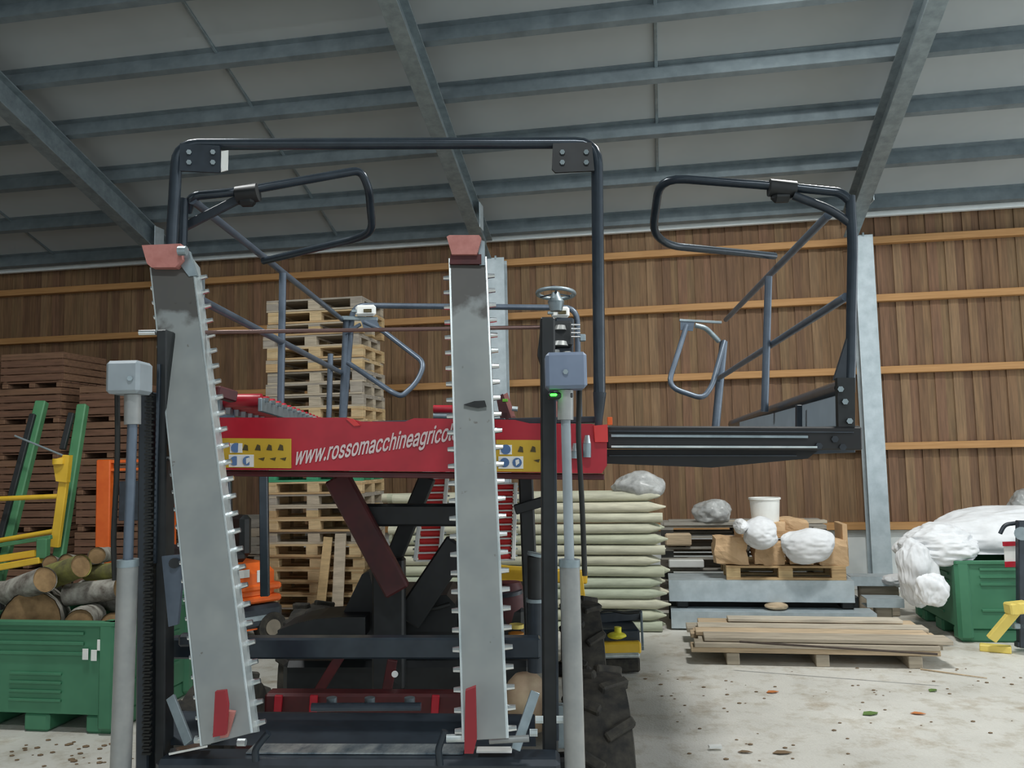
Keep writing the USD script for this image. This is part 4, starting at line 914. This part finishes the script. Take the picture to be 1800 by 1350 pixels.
YS.add('head', bar(P(1770, 1070, 7.44), P(1806, 1066, 7.44), .12, .10), m_paleyellow); YS.add('hinge', cyl(P(1786, 1070, 7.38), P(1786, 1070, 7.52), .05), m_paleyellow, smooth=40)
IM = Thing('implement_frame', 'dark steel implement frame cut off by the right edge of the picture', 'implement', base=FL(1796, 1140))
IM.add('upright', bar(P(1794, 915, 7.6), P(1796, 1138, 7.6), .07, .06, (0, 1, 0)), m_dark); IM.add('upright', bar(P(1830, 915, 7.6), P(1832, 1138, 7.6), .07, .06, (0, 1, 0)), m_dark)
IM.add('top_tube', tube([P(1758, 938, 7.7), P(1766, 922, 7.7), P(1800, 918, 7.65), P(1840, 918, 7.6)], .018, .06), m_dark, smooth=40); IM.add('cross_tube', bar(P(1780, 1100, 7.6), P(1840, 1100, 7.6), .06, .05), m_galv)
IM.add('base_rail', bar(P(1785, 1132, 7.6), P(1850, 1134, 7.6), .05, .05), m_dark); IM.add('bearing', cyl(P(1796, 938, 7.5), P(1796, 938, 7.62), .06), m_galv, smooth=40)
IM.add('warning_board', box(P(1778, 975, 7.72), (.13, .012, .20)), m_white, label='white warning board'); IM.add('red_stripe', box(P(1776, 992, 7.70), (.10, .008, .05)), m_red); IM.add('red_stripe', box(P(1774, 956, 7.70), (.12, .008, .04)), m_red)

# ------------------------------------------------------------------ yellow mulcher and yellow implement behind the machine
YM = Thing('mulcher', 'black and yellow mulcher standing on the floor right of the rear wheels', 'mulcher', base=FL(1085, 1185))
def mb_(x0, y0, x1, y1, d, dep): return box((P(x0, y0, d) + P(x1, y1, d)) / 2 + np.array([0, dep / 2, 0]), (abs(P(x1, y1, d)[0] - P(x0, y0, d)[0]), dep, abs(P(x1, y1, d)[2] - P(x0, y0, d)[2])), .015)
YM.add('housing', mb_(1030, 1108, 1126, 1150, 7.15, .55), m_rail_dark); YM.add('yellow_hood', mb_(1026, 1131, 1128, 1150, 7.08, .10), m_yellow); YM.add('skid', mb_(1030, 1158, 1126, 1182, 7.12, .5), m_rubber); YM.add('deflector', mb_(1028, 1150, 1126, 1157, 7.06, .10), m_flange)
YM.add('frame_tube', bar(P(1030, 1088, 7.5), P(1128, 1080, 7.5), .08, .09), m_dark); YM.add('frame_side', bar(P(1127, 1076, 7.5), P(1130, 1140, 7.2), .02, .05), m_galv); YM.add('spare_hose', tube([P(1040, 1080, 7.4), P(1070, 1072, 7.4), P(1100, 1078, 7.4), P(1124, 1076, 7.4)], .012, .05), m_hose, smooth=40)
YM.add('yellow_cap', cat(blob(P(1084, 1117, 7.1), (.16, .14, .06), 3, .1, 2, 2), cyl(P(1086, 1112, 7.1), P(1086, 1102, 7.1), .03)), mat('lemon_plastic', (222, 214, 60), rough=.5))
YI = Thing('yellow_implement', 'yellow orchard implement standing between the machine and the post pile', 'implement', base=FL(940, 1150))
YI.add('main_beam', bar(P(858, 1008, 7.9), P(1032, 1014, 7.9), .10, .12), m_yellow); YI.add('lug', prism([P(x, y, 7.85) for x, y in [(866, 1000), (880, 994), (900, 996), (934, 998), (934, 1020), (868, 1018)]], .06), m_yellow)
YI.add('side_arm', bar(P(1018, 1004, 7.8), P(1024, 1052, 7.8), .05, .08, (0, 1, 0)), m_yellow); YI.add('guard_plate', prism([P(x, y, 7.9) for x, y in [(752, 1022), (776, 1014), (770, 1040), (736, 1046)]], .1), m_yellow); YI.add('link_tube', bar(P(750, 1042, 7.95), P(870, 1020, 7.95), .05, .05), m_black)
YI.add('stand_leg', bar(P(880, 1015, 7.95), P(880, 1140, 7.95), .06, .06, (0, 1, 0)), m_black); YI.add('stand_leg', bar(P(1020, 1050, 7.85), P(1022, 1148, 7.85), .06, .06, (0, 1, 0)), m_black)
# pale beams on the floor behind the machine
for k in range(3):
    a, c = FL(296, 1256, .055 + k * .10), FL(476 - 2 * k, 1238, .055 + k * .10)
    single('timber_beam', bar(a + (0, .02 * k, 0), c + (0, .03 * k, 0), .22, .095, b=.006), m_pale[[1, 0, 1][k]], ['lowest pale sawn beam', 'middle pale sawn beam', 'topmost pale sawn beam'][k] + ' of the short stack behind the left ramp', 'beam', group='pale sawn beams')

# ------------------------------------------------------------------ left: brown crates, orange frame, green and yellow machine, forklift
def make_crate(label, woods, Wd=.95, Dp=.9, H=.48, group=None):
    t = Thing('wooden_crate', label, 'crate', frame='W', group=group); ns = 4; sh = (H - .09) / ns
    for k in range(ns):
        z = .09 + sh * (k + .5); m = woods[int(rng.integers(len(woods)))]
        for s in (-1, 1):
            t.add('slat', box((0, s * (Dp / 2 - .01), z), (Wd, .02, sh - .014), .003), woods[int(rng.integers(len(woods)))]); t.add('slat', box((s * (Wd / 2 - .01), 0, z), (.02, Dp - .045, sh - .014), .003), m)
    for sx in (-1, 1):
        for sy in (-1, 1): t.add('corner_post', box((sx * (Wd / 2 - .05), sy * (Dp / 2 - .05), H / 2 + .03), (.055, .055, H - .07)), woods[0])
    for k in range(5): t.add('floor_board', box((0, -Dp / 2 + .10 + k * .175, .075), (Wd - .02, .15, .02)), woods[1])
    for x in (-Wd / 2 + .06, 0, Wd / 2 - .06): t.add('foot', box((x, 0, .032), (.09, Dp - .02, .062)), woods[0])
    return t
YC = 9.9; cp = None
for col, (pxr, ytop) in enumerate(((108, 642), (252, 700), (-30, 650))):
    xr2 = WY(pxr, 800, YC)[0]; zt2 = WY(pxr - 40, ytop, YC)[2]; n = int(round(zt2 / .482))
    for k in range(n):
        up = n - 1 - k; lab = f'reddish brown slatted wooden crate, {ORD[up]} of the {["taller middle", "right", "cut-off left"][col]} crate stack'
        loc = (xr2 - .49 + rng.uniform(-.02, .02), YC + .45 + rng.uniform(-.02, .02), k * .482 + .001); rz = rng.uniform(-.015, .015)
        if cp is None: cp = make_crate(lab, m_crate, group='brown crates on the left'); move(cp, loc, rz)
        else: dup(cp, 'wooden_crate', loc, rz, lab)
gx = WY(462, 950, 10.1)[0]; gz = WY(430, 912, 10.1)[2]; gc = None
for k in range(2):
    lab = ['lower', 'upper'][k] + ' grey-brown wooden crate in the pair behind the forklift'; loc = (gx - .6, 10.55, k * gz / 2 + .001)
    if gc is None: gc = make_crate(lab, [m_greyboard, m_oldboard[2]], 1.15, .9, gz / 2 - .002, 'grey crates behind the forklift'); move(gc, loc, 0)
    else: dup(gc, 'wooden_crate', loc, 0, lab)
OF = Thing('orange_frame', 'bright orange upright steel frame between the brown crates and the left mast', 'frame', base=FL(185, 1060))
do = 9.5
g0 = lambda x: P(x, 1085, do) * np.array([1, 1, 0]) + np.array([0, 0, .005])
OF.add('post', bar(P(185, 808, do), g0(181), .16, .10, (0, 1, 0)), m_orange); OF.add('post', bar(P(303, 770, do), g0(300), .075, .10, (0, 1, 0)), m_orange)
OF.add('top_bar', bar(P(176, 812, do), P(312, 808, do), .06, .035), m_orange); OF.add('top_bar', bar(P(196, 826, do), P(312, 822, do), .06, .03), m_orange); OF.add('ring', torus(P(308, 870, do - .08), .05, .012, (0, .3, 1)), m_orange, smooth=True)
OF.add('panel', box(P(238, 880, do + .05), (.36, .05, .45)), m_dark); OF.add('foot_bar', bar(g0(172) + (0, 0, .03), g0(312) + (0, 0, .03), .12, .05), m_orange)
GM = Thing('orchard_implement', 'green and yellow tilted implement frame behind the log bin', 'implement', base=FL(70, 1120))
dg = 7.35
GM.add('green_post', bar(P(74, 706, dg + .5), P(-6, 1030, dg), .10, .08, (0, 1, 0)), m_green_hi); GM.add('green_post', bar(P(146, 712, dg + .5), P(96, 1030, dg), .09, .08, (0, 1, 0)), m_green_hi)
GM.add('post_channel', bar(P(58, 728, dg + .40), P(-22, 1030, dg - .06), .05, .04, (0, 1, 0)), m_black); GM.add('post_channel', bar(P(126, 726, dg + .40), P(110, 790, dg + .3), .05, .04, (0, 1, 0)), m_black)
GM.add('yellow_post', bar(P(119, 800, dg), P(97, 962, dg), .075, .05, (0, 1, 0)), m_yellow); GM.add('yellow_bracket', prism([P(x, y, dg - .05) for x, y in [(92, 808), (122, 800), (117, 848), (98, 846)]], .06), m_yellow)
GM.add('yellow_rail', cyl(P(-30, 878, dg), P(108, 872, dg), .022), m_yellow, smooth=40); GM.add('yellow_rail', cyl(P(-30, 955, dg), P(104, 932, dg), .022), m_yellow, smooth=40)
GM.add('yellow_beam', bar(P(-40, 988, dg - .1), P(66, 972, dg - .1), .1, .06), m_yellow); GM.add('yellow_beam', bar(P(-40, 1004, dg - .2), P(74, 984, dg - .2), .1, .055), m_yellow)
GM.add('green_rail', bar(P(-40, 965, dg - .15), P(90, 944, dg - .15), .05, .035), m_green_hi); GM.add('green_bracket', box(P(76, 964, dg - .2), (.09, .07, .17)), m_green_hi)
GM.add('thin_rod', cyl(P(26, 766, dg + .1), P(114, 802, dg + .05), .009, n=8), m_galv, smooth=40); GM.add('clamp', cyl(P(103, 806, dg - .05), P(103, 816, dg - .05), .05), m_yellow, smooth=40)
GM.add('leg', bar(P(-6, 1020, dg), P(0, 1120, dg), .08, .08, (0, 1, 0)), m_black); GM.add('leg', bar(P(70, 1020, dg), P(72, 1118, dg), .08, .08, (0, 1, 0)), m_black)
# forklift
fb = FL(440, 1122); fz = -1.0
FK = Thing('forklift', 'orange forklift truck with dark overhead guard in front of the pallet stack', 'forklift', base=(fb[0], fb[1], 0))
e1 = np.array([math.cos(.75), math.sin(.75), 0]); e2 = np.array([-math.sin(.75), math.cos(.75), 0]); k0 = P(366, 1090, 8.22); k0[2] = 0
def fbox(a0, a1, b0, b1, z0, z1, b=.03):
    m = cbox(a1 - a0, b1 - b0, z1 - z0, b); Tm = np.eye(4); Tm[:3, 0], Tm[:3, 1] = e1, e2
    Tm[:3, 3] = k0 + e1 * (a0 + a1) / 2 + e2 * (b0 + b1) / 2 + np.array([0, 0, (z0 + z1) / 2]); m.apply_transform(Tm); return m
zt = P(440, 1000, 8.15)[2]; print('fork z', zt)
hd = FK.add('counterweight', fbox(0, .74, 0, .95, zt - .42, zt, .10), m_orange); FK.add('counterweight_rib', fbox(-.02, .77, -.02, .97, zt - .40, zt - .33, .02), m_orange, parent=hd); FK.add('counterweight_rib', fbox(-.02, .77, -.02, .97, zt - .28, zt - .21, .02), m_orange, parent=hd)
FK.add('rating_label', fbox(.18, .42, -.008, 0, zt - .13, zt - .05, .002), m_white, parent=hd); FK.add('rating_label', fbox(.5, .6, -.008, 0, zt - .19, zt - .07, .002), m_white, parent=hd)
FK.add('chassis', fbox(-.05, .78, -.03, 1.0, zt - .66, zt - .42, .04), m_dark); FK.add('lower_body', fbox(0, .5, 0, .9, .16, zt - .66, .05), m_orange)
FK.add('chassis_lettering', fbox(.22, .62, -.035, -.03, zt - .57, zt - .52, .001), m_galv)
wc = k0 + e1 * .66 + e2 * .02 + np.array([0, 0, .15])
for w0 in (wc, wc + e2 * .8, k0 + e1 * .02 + np.array([0, 0, .15])):
    tyre = FK.add('wheel', cyl(w0 - e2 * .06, w0 + e2 * .08, .15, n=26), m_rubber, smooth=40); FK.add('hub', cyl(w0 - e2 * .07, w0, .08, n=20), mat('hub_beige', (134, 126, 112), rough=.6) if w0 is wc else m_jack, parent=tyre, smooth=40)
FK.add('guard_post', bar(P(466, 1048, 8.4), P(463, 778, 8.4), .085, .06, (0, 1, 0)), m_rail_dark); FK.add('guard_post', bar(P(404, 1000, 8.1), P(398, 778, 8.1), .07, .06, (0, 1, 0)), m_rail_dark)
FK.add('guard_roof', bar(P(398, 780, 8.1), P(466, 778, 8.4), .7, .05), m_rail_dark); FK.add('seat', cat(fbox(.12, .5, .2, .7, zt, zt + .12, .04), fbox(.42, .55, .2, .7, zt + .05, zt + .48, .04)), m_black)
FK.add('deck', fbox(-.06, 0, 0, .95, .18, .34, .03), m_dark); FK.add('dash', fbox(-.10, -.02, .1, .85, .34, 1.0, .03), m_dark)

# ------------------------------------------------------------------ bits on the floor
pp = FL(1257, 1315, .012); single('paper_scrap', crumple(pp + (0, 0, .01), (.085, .04, .02), 3, .012), m_white, 'small white paper scrap on the floor in the foreground', 'paper scrap')
def leaf(c, L, w, a, m, lab):
    q = [(-.5, 0, 0), (-.2, .5, .25), (.2, .45, .2), (.5, 0, .1), (.2, -.45, .22), (-.2, -.5, .2)]
    v = np.array([[x * L, y * w, z * .03 + .006] for x, y, z in q] + [[x * L, y * w, z * .03 + .003] for x, y, z in q]); R = np.array([[math.cos(a), -math.sin(a), 0], [math.sin(a), math.cos(a), 0], [0, 0, 1]])
    f = [[0, 1, 2], [0, 2, 3], [0, 3, 4], [0, 4, 5], [6, 8, 7], [6, 9, 8], [6, 10, 9], [6, 11, 10]] + [[i, 6 + i, 6 + (i + 1) % 6] for i in range(6)] + [[i, 6 + (i + 1) % 6, (i + 1) % 6] for i in range(6)]
    single('fallen_leaf', trimesh.Trimesh(v @ R.T + c, f, process=False), m, lab, 'leaf')
m_leafg = mat('leaf_green', (92, 122, 58), rough=.7); m_leafo = mat('leaf_orange', (198, 120, 62), rough=.7); m_leafb = mat('leaf_brown', (118, 98, 74), rough=.8)
leaf(FL(1530, 1256), .13, .07, .3, m_leafg, 'green fallen leaf on the floor below the timber platform'); leaf(FL(1614, 1256), .10, .04, -.3, m_leafo, 'orange fallen leaf on the floor at the right')
leaf(FL(1640, 1215), .09, .05, .6, m_leafg, 'small green leaf in front of the timber platform, right side'); leaf(FL(1358, 1218), .10, .05, .1, m_leafo, 'orange leaf in front of the timber platform, left side')
leaf(FL(1375, 1325), .12, .05, .0, m_leafb, 'brown leaf nearest the bottom edge, left of two'); leaf(FL(1310, 1324), .09, .03, -.2, m_leafb, 'narrow brown leaf right of the white paper scrap')
cr_ = []
for k in range(80):
    px, py = rng.uniform(1130, 1800), 1175 + 175 * rng.random() ** 1.6
    c = FL(px, py); s = rng.uniform(.004, .014)
    m = trimesh.creation.icosphere(0, 1.0); m.vertices = m.vertices * (s * 1.4, s, s * .35) + c + (0, 0, s * .3); cr_.append(m)
for k in range(60):
    px, py = rng.uniform(0, 360), rng.uniform(1300, 1350); c = FL(px, py); s = rng.uniform(.006, .02)
    m = trimesh.creation.icosphere(0, 1.0); m.vertices = m.vertices * (s * 1.4, s, s * .35) + c + (0, 0, s * .3); cr_.append(m)
single('dirt_crumbs', cat(cr_), m_leafb, 'brown crumbs of bark and dirt scattered over the pale floor', 'dirt', kind='stuff')
